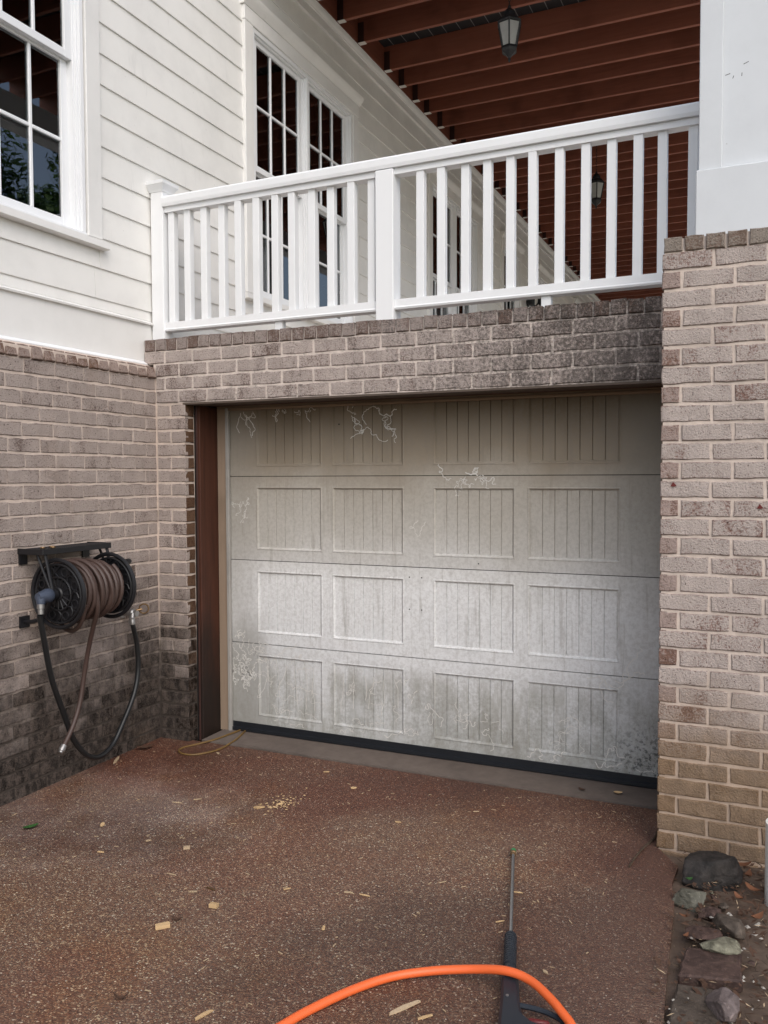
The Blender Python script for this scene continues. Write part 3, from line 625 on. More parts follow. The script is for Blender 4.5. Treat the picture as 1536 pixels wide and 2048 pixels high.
# ------------------------------------------------------------------ deck overhead
dk = thing('deck', 'red-brown stained timber deck overhead, joists hung along the house wall', 'deck')
JZ0, JZ1 = 5.675, 5.905; DX1 = 3.68; DY0 = 1.02; DYE = 20.6
m = MB(); m.box(-.0995, -.045, DY0, DYE, JZ0 - .004, JZ1); m.build('ledger', 'deck_y', dk, False, .003)
jy = [1.05, 1.40, 1.79, 2.19, 2.59, 3.01, 3.607, 3.975, 4.35, 4.69, 5.11, 5.53, 5.95, 6.366, 6.79, 7.09, 7.392, 7.74, 8.10, 8.474, 8.885, 9.33, 9.787, 10.17, 10.61, 11.05, 11.48, 11.88]
while jy[-1] < DYE - .5: jy.append(jy[-1] + .405)
for i, y in enumerate(jy):
    m = MB(); m.box(-.0445, DX1, y - .019 + .019, y + .038, JZ0, JZ1); m.build('joist', 'deck', dk, False, .002)
    if i > 1 and y < 15:
        m = MB(); m.box(-.0440, .026, y - .006, y + .044, JZ0 - .005, JZ0 - .0008); hg = m.build('joist_hanger', 'galv', dk)
        m = MB(); m.box(-.044, .016, y - .003, y - .0008, JZ0 - .0005, JZ1 - .05); m.build('strap', 'strap', hg)
x = -.08; 
while x < DX1:
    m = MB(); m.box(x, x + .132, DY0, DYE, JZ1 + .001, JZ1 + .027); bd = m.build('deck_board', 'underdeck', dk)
    m = MB(); m.box(x + .1325, x + .1395, DY0, DYE, JZ1 + .0015, JZ1 + .02); m.build('rib', 'gapmetal', bd); x += .140
m = MB(); m.box(3.46, 3.66, DY0 - .05, DYE, 5.36, JZ0 - .001); m.build('beam', 'column', dk, False, .004)
m = MB(); m.box(-.1, DX1 + .04, DY0 - .045, DY0 - .001, JZ0 - .01, JZ1 + .03); m.build('rim_board', 'deck', dk)
for y in (7.5, 13.5, 19.8):
    m = MB(); m.box(3.47, 3.65, y, y + .18, 2.3, 5.36); m.build('post', 'column', dk, False, .004)

# ------------------------------------------------------------------ white box column on the pier
cl = thing('box_column', 'white boxed column with corner board standing on the brick pier', 'column')
CX, CY, CW = 3.188, -.300, .60
m = MB(); m.box(CX + .026, CX + CW - .026, CY + .024, CY + .5, 2.66, 5.4); m.build('panel', 'column', cl)
for a, b in ((CX, CX + .094), (CX + CW - .094, CX + CW)):
    m = MB(); m.box(a, b, CY, CY + .0235, 2.962, 5.4); m.build('corner_board', 'column', cl, False, .003)
m = MB(); m.box(CX + .001, CX + .0255, CY + .024, CY + .12, 2.962, 5.4); m.build('corner_board', 'column', cl, False, .003)
m = MB(); m.box(CX - .010, CX + CW + .01, CY - .012, CY + .52, 2.645, 2.9615); m.build('base_board', 'column', cl, False, .004)

for x, z, L, a in ((3.300, 3.36, .020, .2), (3.322, 3.345, .012, 1.2), (3.372, 3.395, .022, .35), (3.356, 3.35, .014, 1.5)):   # scuffs on the panel
    m = MB(); m.box(-L / 2, L / 2, -.0004, .002, -.0012, .0012); o = m.build('scuff', 'screw', cl); o.location = (x, CY + .0238, z); o.rotation_euler = (0, -a, 0)
# ------------------------------------------------------------------ railing
rl = thing('railing', 'white balustrade with square balusters standing above the garage', 'railing')
RY = .125
def post(x0, w, z0, z1, cap):
    m = MB(); m.box(x0, x0 + w, RY - w / 2, RY + w / 2, z0, z1); p = m.build('post', 'vinyl', rl, False, .004)
    if cap:
        m = MB(); c_ = x0 + w / 2
        def ring(h, z): return [(c_ - h, RY - h, z), (c_ + h, RY - h, z), (c_ + h, RY + h, z), (c_ - h, RY + h, z)]
        prof = [(w / 2 + .004, z1 - .055), (w / 2 + .008, z1 - .045), (w / 2 + .03, z1 - .012), (w / 2 + .032, z1 + .008), (w / 2 + .012, z1 + .014), (.004, z1 + .03)]
        vs = []; fs = []
        for h, z in prof: vs += ring(h, z)
        for i in range(len(prof) - 1):
            for j in range(4): fs.append((4 * i + j, 4 * i + (j + 1) % 4, 4 * i + 4 + (j + 1) % 4, 4 * i + 4 + j))
        fs += [(3, 2, 1, 0), tuple(4 * (len(prof) - 1) + j for j in range(4))]; m.add(vs, fs); m.build('post_cap', 'vinyl', p)
    return p
post(-.086, .094, 2.494, 3.485, True)
post(1.474, .108, 2.494, 3.335, False)
post(3.36, .10, 2.494, 3.335, False)
RZ = 3.345
m = MB(); m.prism([(RY - .052, RZ - .012), (RY - .056, RZ + .006), (RY - .056, RZ + .040), (RY - .046, RZ + .052), (RY + .046, RZ + .052), (RY + .056, RZ + .04), (RY + .056, RZ + .006), (RY + .052, RZ - .012)], 'x', .0085, 3.46)
m.v = [(v[0], v[1], v[2] + .014 * v[0] / 3) for v in m.v]; m.build('top_rail', 'vinyl', rl)
m = MB(); m.box(.0085, 3.36, RY - .034, RY + .034, RZ - .045, RZ - .0125); m.v = [(v[0], v[1], v[2] + .013 * v[0] / 3) for v in m.v]; m.build('under_rail', 'vinyl', rl)
for a, b in ((.0082, 1.4738), (1.5822, 3.36)):
    m = MB(); m.prism([(RY - .034, 2.618), (RY - .034, 2.580), (RY - .040, 2.572), (RY - .036, 2.562), (RY + .036, 2.562), (RY + .034, 2.618)], 'x', a, b); m.v = [(v[0], v[1], v[2] + .012 * v[0] / 3) for v in m.v]; m.build('bottom_rail', 'vinyl', rl)
bx = [.044 + .1262 * i for i in range(12)] ; bx = [.047 + (1.428 - .047) * i / 11 for i in range(12)] + [1.7235 + .1275 * i for i in range(13)]
bm_ = MB(); bm_.box(-.0225, .0225, -.0225, .0225, 2.612, RZ - .0); bmesh_ = bm_.mesh('baluster', 'vinyl', False, .0025)
for x in bx:
    o = link('baluster', bmesh_, rl); o.location = (x, RY, .003); o.rotation_euler = (rnd.uniform(-.003, .003), rnd.uniform(-.003, .003), 0)
for x in (.80, 2.40):
    m = MB(); m.box(x, x + .05, RY - .02, RY + .025, 2.497, 2.562 + .012 * x / 3); m.build('support_block', 'vinyl', rl, False, .002)

# ------------------------------------------------------------------ lanterns
def lantern(x, y, z0, label):
    L = thing('lantern', label, 'lantern', 'lanterns hanging under the deck')
    H = .43
    def hexring(r, z, ph=.25): return [Vector((x + r * math.cos(math.pi * (i / 3 + ph)), y + r * math.sin(math.pi * (i / 3 + ph)), z)) for i in range(6)]
    def hexloft(name, mat, prof):
        m = MB(); vs = []; fs = []
        for r, z in prof: vs += hexring(max(r, .001), z)
        for i in range(len(prof) - 1):
            for j in range(6): fs.append((6 * i + j, 6 * i + (j + 1) % 6, 6 * i + 6 + (j + 1) % 6, 6 * i + 6 + j))
        fs += [tuple(range(5, -1, -1)), tuple(6 * (len(prof) - 1) + j for j in range(6))]; m.add(vs, fs); return m.build(name, mat, L)
    zc = z0 + .115; zt = z0 + .285
    hexloft('base_cup', 'iron', [(.004, z0), (.012, z0 + .018), (.010, z0 + .03), (.028, z0 + .052), (.060, z0 + .075), (.066, z0 + .095), (.060, zc)])
    hexloft('roof', 'iron', [(.100, zt), (.104, zt + .012), (.088, zt + .022), (.062, zt + .055), (.052, zt + .060), (.050, zt + .085), (.028, zt + .112), (.012, zt + .13), (.012, zt + .145)])
    lo, hi = hexring(.060, zc), hexring(.096, zt)
    for j in range(6):
        m = MB(); m.tube([lo[j], hi[j]], .0065, 6); m.build('corner_bar', 'iron', L)
        a, b, c_, d = lo[j], lo[(j + 1) % 6], hi[(j + 1) % 6], hi[j]; ctr = Vector((x, y, (zc + zt) / 2)); q = [p + (ctr - p) * .05 for p in (a, b, c_, d)]
        q2 = [p + (ctr - p) * .07 for p in (a, b, c_, d)]
        m = MB(); m.add(q + q2, [(0, 1, 2, 3), (7, 6, 5, 4), (0, 4, 5, 1), (1, 5, 6, 2), (2, 6, 7, 3), (3, 7, 4, 0)]); m.build('pane', 'lglass', L)
    m = MB(); m.lathe((x, y, zt - .02), (0, 0, -1), [(0, .014), (.03, .016), (.05, .028), (.085, .026), (.105, .006)], 12); m.build('bulb', 'lglass', L, True)
    zz = zt + .143; i = 0
    while zz < JZ0 + .01:
        m = MB(); c0 = Vector((x, y, zz + .017)); ax = Vector((1, 0, 0)) if i % 2 else Vector((0, 1, 0))
        m.tube([c0 + ax * (.0075 * math.cos(2 * math.pi * q / 10)) + Vector((0, 0, .018 * math.sin(2 * math.pi * q / 10))) for q in range(10)], .0022, 5, True); m.build('chain_link', 'chain', L); zz += .029; i += 1
    return L
lantern(1.605, 2.30, 4.865, 'black hexagonal lantern hanging nearest, high above the railing')
lantern(1.605, 6.02, 4.785, 'black hexagonal lantern farther off, seen between the balusters')

# ------------------------------------------------------------------ twin floodlight on the far wall, half hidden by the garage front
fl = thing('floodlight', 'black twin-head floodlight on the far siding, just showing below the bottom rail', 'floodlight')
m = MB(); m.lathe((-.094, 9.38, 4.46), (1, 0, 0), [(0, .075), (.02, .075), (.03, .05), (.06, .045)], 18); m.build('back_plate', 'mesh', fl, True)
for (hx, hy, hz), hw_, hh in (((.05, 9.05, 4.40), .10, .065), ((.06, 9.69, 4.53), .115, .085)):
    m = MB(); m.tube(spline([(-.04, 9.38, 4.46), (.0, (9.38 + hy) / 2, 4.42), (hx - .03, hy, hz)], 5), .014, 8); arm = m.build('arm', 'mesh', fl, True)
    m = MB(); m.box(hx - .04, hx + .04, hy - hw_, hy + hw_, hz - hh, hz + hh); m.build('lamp_head', 'mesh', fl, True, .022)

# ------------------------------------------------------------------ hose reel, hoses, tap
hr = thing('hose_reel', 'black cast-iron hose reel with tray bolted to the side wall', 'hose reel')
AX, AZ, Y0, Y1 = .205, 1.055, -1.035, -.665
def flange(yy, r):
    m = MB(); c_ = Vector((AX, yy, AZ))
    def P(rad, a): return c_ + Vector((rad * math.cos(a), 0, rad * math.sin(a)))
    m.tube([P(r, 2 * math.pi * i / 40) for i in range(40)], .011, 8, True); m.tube([P(r - .022, 2 * math.pi * i / 36) for i in range(36)], .006, 6, True)
    m.tube([P(.085, 2 * math.pi * i / 28) for i in range(28)], .006, 6, True)
    for i in range(16):
        a = 2 * math.pi * i / 16; m.tube([P(.022, a), P(.083, a)], .004, 5)
    for i in range(8):
        a = 2 * math.pi * i / 8; m.tube([P(.087, a), P(.105, a + .16), P(.125, a + .08), P(.14, a - .1), P(r - .02, a + .05)], .0045, 5)
        cc = P(.118, a + .39); m.tube([cc + Vector((.021 * math.cos(q), 0, .021 * math.sin(q))) for q in [2 * math.pi * j / 12 for j in range(12)]], .0038, 5, True)
        cc = P(.135, a + .22); m.tube([cc + Vector((.011 * math.cos(q), 0, .011 * math.sin(q))) for q in [2 * math.pi * j / 10 for j in range(10)]], .003, 5, True)
    m.lathe(c_ + Vector((0, -.012, 0)), (0, 1, 0), [(0, .03), (.006, .036), (.02, .036), (.024, .03)], 16)
    m.lathe(c_ + Vector((0, .012, 0)), (0, 1, 0), [(0, .11), (.004, .155), (.008, .155), (.010, .11)], 36); m.build('flange', 'iron', hr, True)  # added solid disc behind the open scrollwork so the flange reads dark
flange(Y0, .172); flange(Y1, .172)
m = MB(); m.lathe((AX, Y0, AZ), (0, 1, 0), [(0, .07), (Y1 - Y0, .07)], 20); m.build('drum', 'iron', hr, True)
m = MB(); m.box(.0, .165, Y0 - .06, Y1 + .05, 1.268, 1.276)
for i in range(9): m.box(.003 + .0185 * i, .012 + .0185 * i, Y0 - .058, Y1 + .048, 1.2762, 1.2805)
m.box(.0, .172, Y0 - .066, Y0 - .0602, 1.255, 1.285); m.box(.0, .172, Y1 + .0502, Y1 + .056, 1.255, 1.285); m.box(.1652, .172, Y0 - .060, Y1 + .05, 1.255, 1.284); m.build('tray', 'iron', hr, False, .0015)
for yy, nm in ((Y0 - .035, 0), (Y1 + .035, 1)):
    m = MB(); m.tube([(.155, yy, 1.266), (.175, yy, 1.19), (AX, yy, AZ + .02)], .009, 6); m.tube([(.10, yy, 1.266), (.145, yy, 1.17), (AX - .012, yy, AZ + .02)], .007, 6)
    m.tube(spline([(.008, yy, .905), (.07, yy, .912), (.14, yy, .945), (AX - .01, yy, AZ - .02)], 5), .011, 8); m.box(.0, .012, yy - .03, yy + .03, .875, .935); m.box(.0, .010, yy - .025, yy + .025, 1.20, 1.267)
    m.lathe((AX, yy - .014, AZ), (0, 1, 0), [(0, .026), (.028, .026)], 14); m.build('bracket', 'iron', hr, True)
m = MB(); m.tube([(AX, Y1 + .02, AZ), (AX, Y1 + .062, AZ)], .012, 10); m.tube([(AX, Y1 + .06, AZ), (AX + .0, Y1 + .06, AZ + .115)], .008, 8); cr = m.build('crank', 'iron', hr, True)
m = MB(); m.lathe((AX, Y1 + .06, AZ + .115), (0, 1, .02), [(0, .010), (.01, .014), (.06, .0165), (.10, .0165), (.108, .012)], 12); m.build('crank_grip', 'iron', cr, True)
m = MB(); m.lathe((AX, Y0 - .05, AZ), (0, -1, 0), [(0, .03), (.012, .036), (.03, .036), (.05, .03), (.068, .026), (.084, .02)], 16)
m.lathe((AX, Y0 - .112, AZ + .012), (.1, -.15, -1), [(0, .022), (.03, .024), (.05, .02)], 14); sw = m.build('swivel', 'bluegrey', hr, True)
m = MB(); m.lathe((AX + .005, Y0 - .12, AZ - .035), (.05, -.05, -1), [(0, .019), (.022, .019), (.024, .015), (.05, .015)], 12); m.build('coupling', 'chrome', sw, True)
# screws left lying in the tray
for i, (a, b) in enumerate(((.10, -1.03), (.125, -.985), (.085, -.955))):
    m = MB(); m.tube([Vector((a + .009 * math.cos(q), b + .009 * math.sin(q), 1.286)) for q in [2 * math.pi * j / 14 for j in range(14)]], .0045, 6, True)
    tag(m.build('hose_washer', 'brass', None, True), 'small brass ring lying in the hose reel tray', 'washer', 'rings in the reel tray')
# brown hose wound on the drum
gh = thing('garden_hose', 'brown garden hose wound on the reel with its end hanging down', 'hose')
def coil(rad0, ya, yb, turns, ph, jit):
    pts = []; n = int(turns * 26)
    for i in range(n + 1):
        t_ = i / n; a = ph + 2 * math.pi * turns * t_; rr = rad0 + jit * mnoise.noise((t_ * turns * 1.3, rad0 * 40, 1.5)); pts.append((AX + rr * math.cos(a), ya + (yb - ya) * t_ + .010 * mnoise.noise((t_ * turns * 2, 3, rad0 * 30)), AZ + rr * math.sin(a)))
    return pts
for i, (r_, a, b, tn, ph, ji) in enumerate(((.092, Y0 + .03, Y1 - .03, 13, 0, .003), (.118, Y1 - .035, Y0 + .035, 11,   .4, .011), (.142, Y0 + .04, Y1 - .06, 7, 1.0, .016), (.155, Y1 - .10, Y0 + .05, 3.2, 2.2, .02))):
    m = MB(); m.tube(coil(r_, a, b, tn, ph, ji), .0125, 8); m.build('coil', 'brownhose', gh, True)
m = MB(); m.tube(spline([(.20, -.95, 1.17), (.33, -.93, 1.10), (.355, -.92, .98), (.30, -.895, .87), (.235, -.865, .74), (.20, -.862, .60), (.19, -.885, .46), (.19, -.94, .345), (.195, -1.01, .262)], 8), .0125, 9); m.build('hanging_end', 'brownhose', gh, True)
m = MB(); m.tube(spline([(.34, -.985, 1.0), (.30, -.985, .90), (.22, -.96, .855), (.13, -.93, .862), (.07, -.90, .90)], 8), .0115, 9); m.build('slack_loop', 'brownhose', gh, True)
m = MB(); m.lathe((.195, -1.005, .268), (.05, -.66, -.72), [(0, .015), (.014, .017), (.032, .017), (.034, .012), (.042, .012)], 14); m.build('hose_end', 'chrome', gh, True)
lh = thing('leader_hose', 'black rubber hose drooping from the reel to the wall tap', 'hose')
m = MB(); m.tube(spline([(.212, -1.165, .965), (.20, -1.13, .84), (.17, -1.055, .62), (.14, -.94, .39), (.125, -.86, .235), (.12, -.76, .128), (.11, -.655, .092), (.10, -.548, .123), (.095, -.46, .215), (.085, -.345, .364), (.08, -.298, .504), (.085, -.312, .655), (.098, -.355, .765), (.098, -.362, .79)], 8), .0145, 10); m.build('tube', 'blackhose', lh, True)
m = MB(); m.lathe((.098, -.362, .785), (0, -.1, 1), [(0, .017), (.02, .018), (.022, .0165), (.038, .0165)], 12); m.build('collar', 'chrome', lh, True)
tp = thing('wall_tap', 'tarnished brass garden tap on the side wall below the crank', 'tap')
m = MB(); m.lathe((.0, -.335, .845), (1, 0, 0), [(0, .034), (.006, .034), (.008, .02), (.05, .02), (.055, .026), (.085, .026), (.092, .018), (.11, .018)], 14); m.lathe((.085, -.345, .845), (.12, -.3, -1), [(0, .017), (.03, .016), (.034, .019), (.055, .019)], 12); m.build('tap_body', 'chrome', tp, True)
m = MB(); m.cyl((.06, -.33, .85), (.10, -.28, .862), .007, 8); m.tube([Vector((.108, -.272, .864)) + Vector((.55 * q[0], .35 * q[0], 0)) + Vector((0, 0, q[1])) for q in [(.042 * math.cos(2 * math.pi * j / 20) * (1 + .07 * math.cos(10 * math.pi * j / 10)), .028 * math.sin(2 * math.pi * j / 20)) for j in range(20)]], .0048, 6, True); m.build('tap_handle', 'brass', tp, True)

# ------------------------------------------------------------------ pressure washer lance and hoses
wd = thing('pressure_lance', 'pressure washer lance with black trigger gun lying on the driveway', 'pressure washer')
T0 = Vector((2.497, -.748, .016)); G0 = Vector((2.676, -1.425, .032)); d_ = (G0 - T0).normalized(); dh = Vector((.2535, -.967, 0)).normalized(); rh = Vector((.967, .2535, 0))
m = MB(); m.lathe(T0, d_, [(.0, .0075), (.02, .0075), (.021, .0068), ((G0 - T0).length, .0068)], 12); m.build('lance_tube', 'lance', wd, True)
m = MB(); m.lathe(T0 - d_ * .024, d_, [(0, .006), (.004, .0115), (.016, .0125), (.02, .010), (.026, .010)], 12); m.build('nozzle', 'green', wd, True)
m = MB(); m.lathe(T0, d_, [(.001, .0125), (.014, .0125), (.016, .010), (.03, .009)], 12); m.build('coupler', 'brass', wd, True)
prof = [(0, .010), (.004, .018)]; s_ = .012
while s_ < .195: prof += [(s_, .0215), (s_ + .007, .0215), (s_ + .008, .0165), (s_ + .0125, .0165)]; s_ += .0135
prof += [(.205, .019), (.222, .018)]
m = MB(); m.lathe(G0, dh, prof, 16); m.build('foregrip', 'gun', wd, True)
B0 = G0 + dh * .215
def loc(s, r, z): q = B0 + dh * s + rh * r; return (q.x, q.y, z)
def slab(outline, z0, z1, name, mat, bev=.006, par=wd):
    m = MB(); n = len(outline); m.add([loc(s, r, z0) for s, r in outline] + [loc(s, r, z1) for s, r in outline], [tuple(range(n - 1, -1, -1)), tuple(range(n, 2 * n))] + [(i, (i + 1) % n, n + (i + 1) % n, n + i) for i in range(n)]); return m.build(name, mat, par, True, bev)
slab([(0, -.020), (0, .019), (.02, .026), (.1, .031), (.19, .034), (.24, .040), (.275, .07), (.30, .13), (.32, .17), (.36, .16), (.345, .10), (.33, .05), (.36, .02), (.42, .012), (.42, -.018), (.3, -.028), (.17, -.024), (.08, -.026)], .006, .050, 'gun_body', 'gun', .009)
for i in range(6):
    m = MB(); r0 = -.014 + .0065 * i; m.tube([loc(.02, r0, .0505), loc(.075, r0, .0505)], .0022, 5); m.build('rib', 'gun', wd)
m = MB(); m.tube(spline([loc(.185, .022, .032), loc(.190, .06, .032), loc(.205, .11, .032), loc(.233, .152, .032), loc(.27, .168, .032), loc(.31, .170, .032), loc(.335, .158, .032)], 6), .0085, 8); m.build('trigger_guard', 'gun', wd, True)
slab([(.250, .055), (.246, .07), (.252, .120), (.264, .122), (.266, .06)], .022, .038, 'trigger', 'red', .004)
m = MB(); m.lathe(loc(.17, -.004, .046), (0, 0, 1), [(0, .005), (.006, .005)], 10); m.build('screw', 'chrome', wd, True)
oh = thing('pressure_hose', 'bright orange pressure hose looping over the lance grip', 'hose')
m = MB(); m.tube(spline([(2.06, -2.60, .014), (2.12, -2.34, .014), (2.186, -2.147, .014), (2.221, -2.058, .014), (2.290, -1.923, .014), (2.377, -1.805, .015), (2.486, -1.728, .020), (2.612, -1.690, .036), (2.735, -1.700, .066), (2.821, -1.721, .067), (2.897, -1.779, .063), (2.946, -1.828, .058), (2.984, -1.869, .05), (3.02, -1.94, .03), (3.01, -2.03, .02), (2.97, -2.12, .018)], 8), .0138, 14); m.build('tube', 'orange', oh, True)
ec = thing('extension_cord', 'dirty yellow cord looped by the door jamb', 'cord')
m = MB(); m.tube(spline([(.40, .295, .012), (.385, .19, .012), (.365, .065, .012), (.30, -.06, .006), (.272, -.12, .006), (.278, -.18, .006), (.335, -.222, .006), (.41, -.212, .006), (.465, -.14, .006), (.492, -.05, .006), (.488, .10, .012), (.462, .21, .012), (.436, .297, .012)], 8), .0058, 8); m.build('tube', 'cord', ec, True)

# ------------------------------------------------------------------ stones edging the bed
def rock(label, c, sx, sy, sz, mat, seed, rot=0, flat=0, cuts=9):
    rr = random.Random(seed); bm = bmesh.new(); bmesh.ops.create_icosphere(bm, subdivisions=5, radius=1)
    pl = [(Vector((rr.gauss(0, 1), rr.gauss(0, 1), rr.gauss(0, .7))).normalized(), rr.uniform(.42, .80)) for _ in range(cuts + 5)] + ([(Vector((.06, .03, 1)).normalized(), .5), (Vector((0, 0, -1)), .5)] if flat else [(Vector((rr.uniform(-.2, .2), rr.uniform(-.2, .2), 1)).normalized(), .7)])
    for v in bm.verts:
        d = v.co.normalized(); r_ = 1.0
        for n, h in pl:
            t_ = d.dot(n)
            if t_ > .05: r_ = min(r_, h / t_)
        r_ *= 1 + .05 * mnoise.noise(d * 3 + Vector((seed, 0, 0))) + .03 * mnoise.noise(d * 9 + Vector((seed, 0, 0))) + .016 * mnoise.noise(d * 24 + Vector((seed, 0, 0)))
        v.co = Vector((d.x * r_ * sx, d.y * r_ * sy, d.z * r_ * sz))
    me = bpy.data.meshes.new('stone'); bm.to_mesh(me); bm.free(); me.materials.append(MT[mat]); me.polygons.foreach_set('use_smooth', [True] * len(me.polygons))
    o = link('stone', me); o.location = c; o.rotation_euler = (rr.uniform(-.12, .12), rr.uniform(-.12, .12), rot); tag(o, label, 'stone', 'stones edging the soil bed'); return o
rock('largest, nearly black boulder against the foot of the pier', (3.285, -.605, .012), 0.180, 0.160, 0.105, 'st_dark', 3, .5, 0, 10)
rock('low grey-green pointed stone in front of the black boulder', (3.228, -.858, .010), 0.098, 0.074, 0.050, 'st_green', 11, .2)
rock('dark red-brown stone half buried behind the upright grey stone', (3.312, -.93, .0), 0.070, 0.062, 0.044, 'st_red', 14, .9)
rock('upright grey wedge stone above the pale flat one', (3.368, -1.035, .012), 0.056, 0.074, 0.058, 'st_brown', 17, .6)
rock('dark purple flat stone sunk left of the upright wedge', (3.275, -1.09, .0), 0.080, 0.070, 0.034, 'st_red', 21, .3, 1)
rock('pale greenish flat stone lying on the red-brown slab', (3.352, -1.205, .032), 0.088, 0.062, 0.034, 'st_pale', 29, .45, 1, 7)
def slabstone(label, corners, z0, h, mat, seed):
    rr = random.Random(seed); pts = []
    for i in range(len(corners)):
        a, b = Vector(corners[i]), Vector(corners[(i + 1) % len(corners)])
        for j in range(5): p = a.lerp(b, j / 5); pts.append((p.x + rr.uniform(-.004, .004), p.y + rr.uniform(-.004, .004)))
    m = MB(); m.prism(pts, 'z', z0, z0 + h); o = m.build('stone', mat, None, True, .006); tag(o, label, 'stone', 'stones edging the soil bed'); return o
slabstone('broad red-brown flat slab beneath the pale stone', [(3.232, -1.425), (3.425, -1.375), (3.42, -1.20), (3.245, -1.235)], -.02, .042, 'st_red', 5)
slabstone('dark flat slab at the bottom edge, left of the pinkish stone', [(3.225, -1.74), (3.40, -1.70), (3.37, -1.44), (3.232, -1.455)], -.02, .034, 'st_brown', 6)
rock('rounded pinkish grey stone on the dark slab', (3.382, -1.575, .030), 0.058, 0.092, 0.052, 'st_pink', 41, .35, 0, 6)
for i, (x, y, s_) in enumerate(((3.31, -.79, .022), (3.345, -.86, .03), (3.40, -1.28, .014), (3.45, -1.22, .018), (3.47, -1.33, .016), (3.30, -.76, .016))):
    o = rock('fist-sized or smaller stone lying loose among the edging stones', (x, y, .004), s_, s_ * .9, s_ * .7, ('st_red', 'st_brown', 'st_pale')[i % 3], 60 + i); o['group'] = 'small loose stones'
pp = thing('drain_pipe', 'white plastic pipe standing upright at the right edge', 'pipe')
m = MB(); n = 32; r0, r1 = .056, .0505; c_ = Vector((3.546, -.70, 0)); vs = []
for r_, z in ((r0, -.05), (r0, .300), (r1, .300), (r1, -.05)): vs += [(c_.x + r_ * math.cos(2 * math.pi * j / n), c_.y + r_ * math.sin(2 * math.pi * j / n), z + (.004 * math.sin(2 * math.pi * j / n) if z > 0 else 0)) for j in range(n)]
m.add(vs, [(q * n + j, q * n + (j + 1) % n, q * n + n + (j + 1) % n, q * n + n + j) for q in range(3) for j in range(n)]); m.build('pipe_wall', 'pvc', pp, True)

# ------------------------------------------------------------------ chips, leaves and litter
def chip(label, x, y, L, W, H_, ang, mat='chip', group=None, cat='wood chip', name='wood_chip', z=0, rect=False):
    rr = random.Random(int((x * 991 + y * 577) * 100)); m = MB(); n = 5; top = []; 
    pts = [(-L / 2, -W / 2 * rr.uniform(.2, .8)), (-L * .1, -W / 2), (L / 2, -W / 2 * rr.uniform(.1, .9)), (L / 2 * rr.uniform(.7, 1), W / 2 * rr.uniform(.1, .7)), (0, W / 2), (-L / 2 * rr.uniform(.75, 1), W / 2 * rr.uniform(.3, .9))]
    if rect: pts = [(-L / 2, -W / 2), (L / 2, -W / 2), (L / 2 * .97, W / 2), (-L / 2, W / 2 * .94)]
    m.prism(pts, 'z', 0, H_); o = m.build(name, mat, None); o.location = (x, y, z + .0015); o.rotation_euler = (rr.uniform(-.05, .05), rr.uniform(-.06, .06), ang); tag(o, label, cat, group); return o
chip('pale square-cut wood block lying alone left of centre', 1.486, -1.836, .052, .020, .014, .75, rect=True)
chip('small pale wood block just right of a dark curled leaf', 1.57, -1.638, .034, .020, .014, .1, rect=True)
chip('long pale splinter beside the orange hose loop', 2.475, -1.914, .115, .016, .006, 1.0, 'chip2')
chip('narrow pale splinter at the bottom edge, left of the orange hose', 1.928, -2.194, .066, .013, .005, 1.25)
chip('yellowish wood chip on the grey dry patch', .633, -1.213, .018, .048, .006, .6)
chip('flat pale chip in front of the sawdust patch', 1.197, -.733, .055, .028, .005, .4)
chip('long thin chip at the foot of the side wall below the hose loop', .055, -.467, .016, .12, .008, .45, 'chip2')
chip('orange wood sliver left of the middle of the driveway', 1.474, -1.523, .045, .009, .004, -.1, 'brass')
chip('roundish pale chip near the door apron', 1.509, -.306, .030, .026, .004, .7)
chip('light wood cube chip left of the centre of the driveway', 1.157, -1.26, .028, .018, .010, .5, 'chip2', rect=True)
for x, y, L, W, a in ((.781, -.844, .05, .008, .3), (.85, -.767, .04, .008, .6), (.833, -1.44, .035, .012, .2), (1.263, -.146, .035, .016, .3), (.522, -.124, .035, .018, -.5), (1.249, -1.486, .045, .006, .1), (1.424, -1.571, .03, .012, .5), (1.99, -1.328, .035, .010, .4), (2.059, -1.323, .045, .008, .1), (2.026, -1.603, .012, .03, .3), (1.753, -1.401, .03, .008, .8), (.946, -1.263, .025, .014, .9), (2.60, -1.06, .045, .006, .2), (2.60, -1.30, .035, .006, .6), (2.83, -1.55, .03, .014, -.8), (2.30, -1.10, .035, .005, .9), (1.9, -.62, .03, .010, .1), (2.2, -.35, .03, .006, .4), (2.55, -1.93, .05, .012, .8)):
    chip('thin pale wood sliver scattered on the driveway', x, y, L, W, .003, a, 'chip' if rnd.random() < .6 else 'chip2', 'thin slivers scattered on the driveway')
def leaf(label, x, y, L, W, ang, mat, z=.004, curl=.25, group=None):
    m = MB(); n = 7
    for i in range(n + 1):
        t_ = i / n; w = W / 2 * math.sin(math.pi * min(1, t_ * .93 + .05)) ** .8; zz = curl * L * (t_ - .5) ** 2 * 2; xx = (t_ - .5) * L
        m.v += [(xx, -w, zz + w * .35), (xx, 0, zz), (xx, w, zz + w * .35)]
    for i in range(n): a = 3 * i; m.f += [(a, a + 1, a + 4, a + 3), (a + 1, a + 2, a + 5, a + 4)]
    v = list(m.v); f = list(m.f); o_ = len(v); m.v += [(p[0], p[1], p[2] - .0006) for p in v]; m.f += [tuple(reversed([q + o_ for q in g])) for g in f]
    o = m.build('leaf', mat, None, True); o.location = (x, y, z); o.rotation_euler = (0, 0, ang); tag(o, label, 'leaf', group); return o
leaf('single green leaf lying on the driveway at the left', .347, -1.374, .075, .036, 1.2, 'leafg')
leaf('dark curled leaf beside the two pale wood blocks', 1.502, -1.773, .045, .018, .2, 'leafd', .004, .6)
leaf('dark curled leaf near the lower left corner of the driveway', 1.643, -2.233, .05, .014, .5, 'leafd', .005, .8)
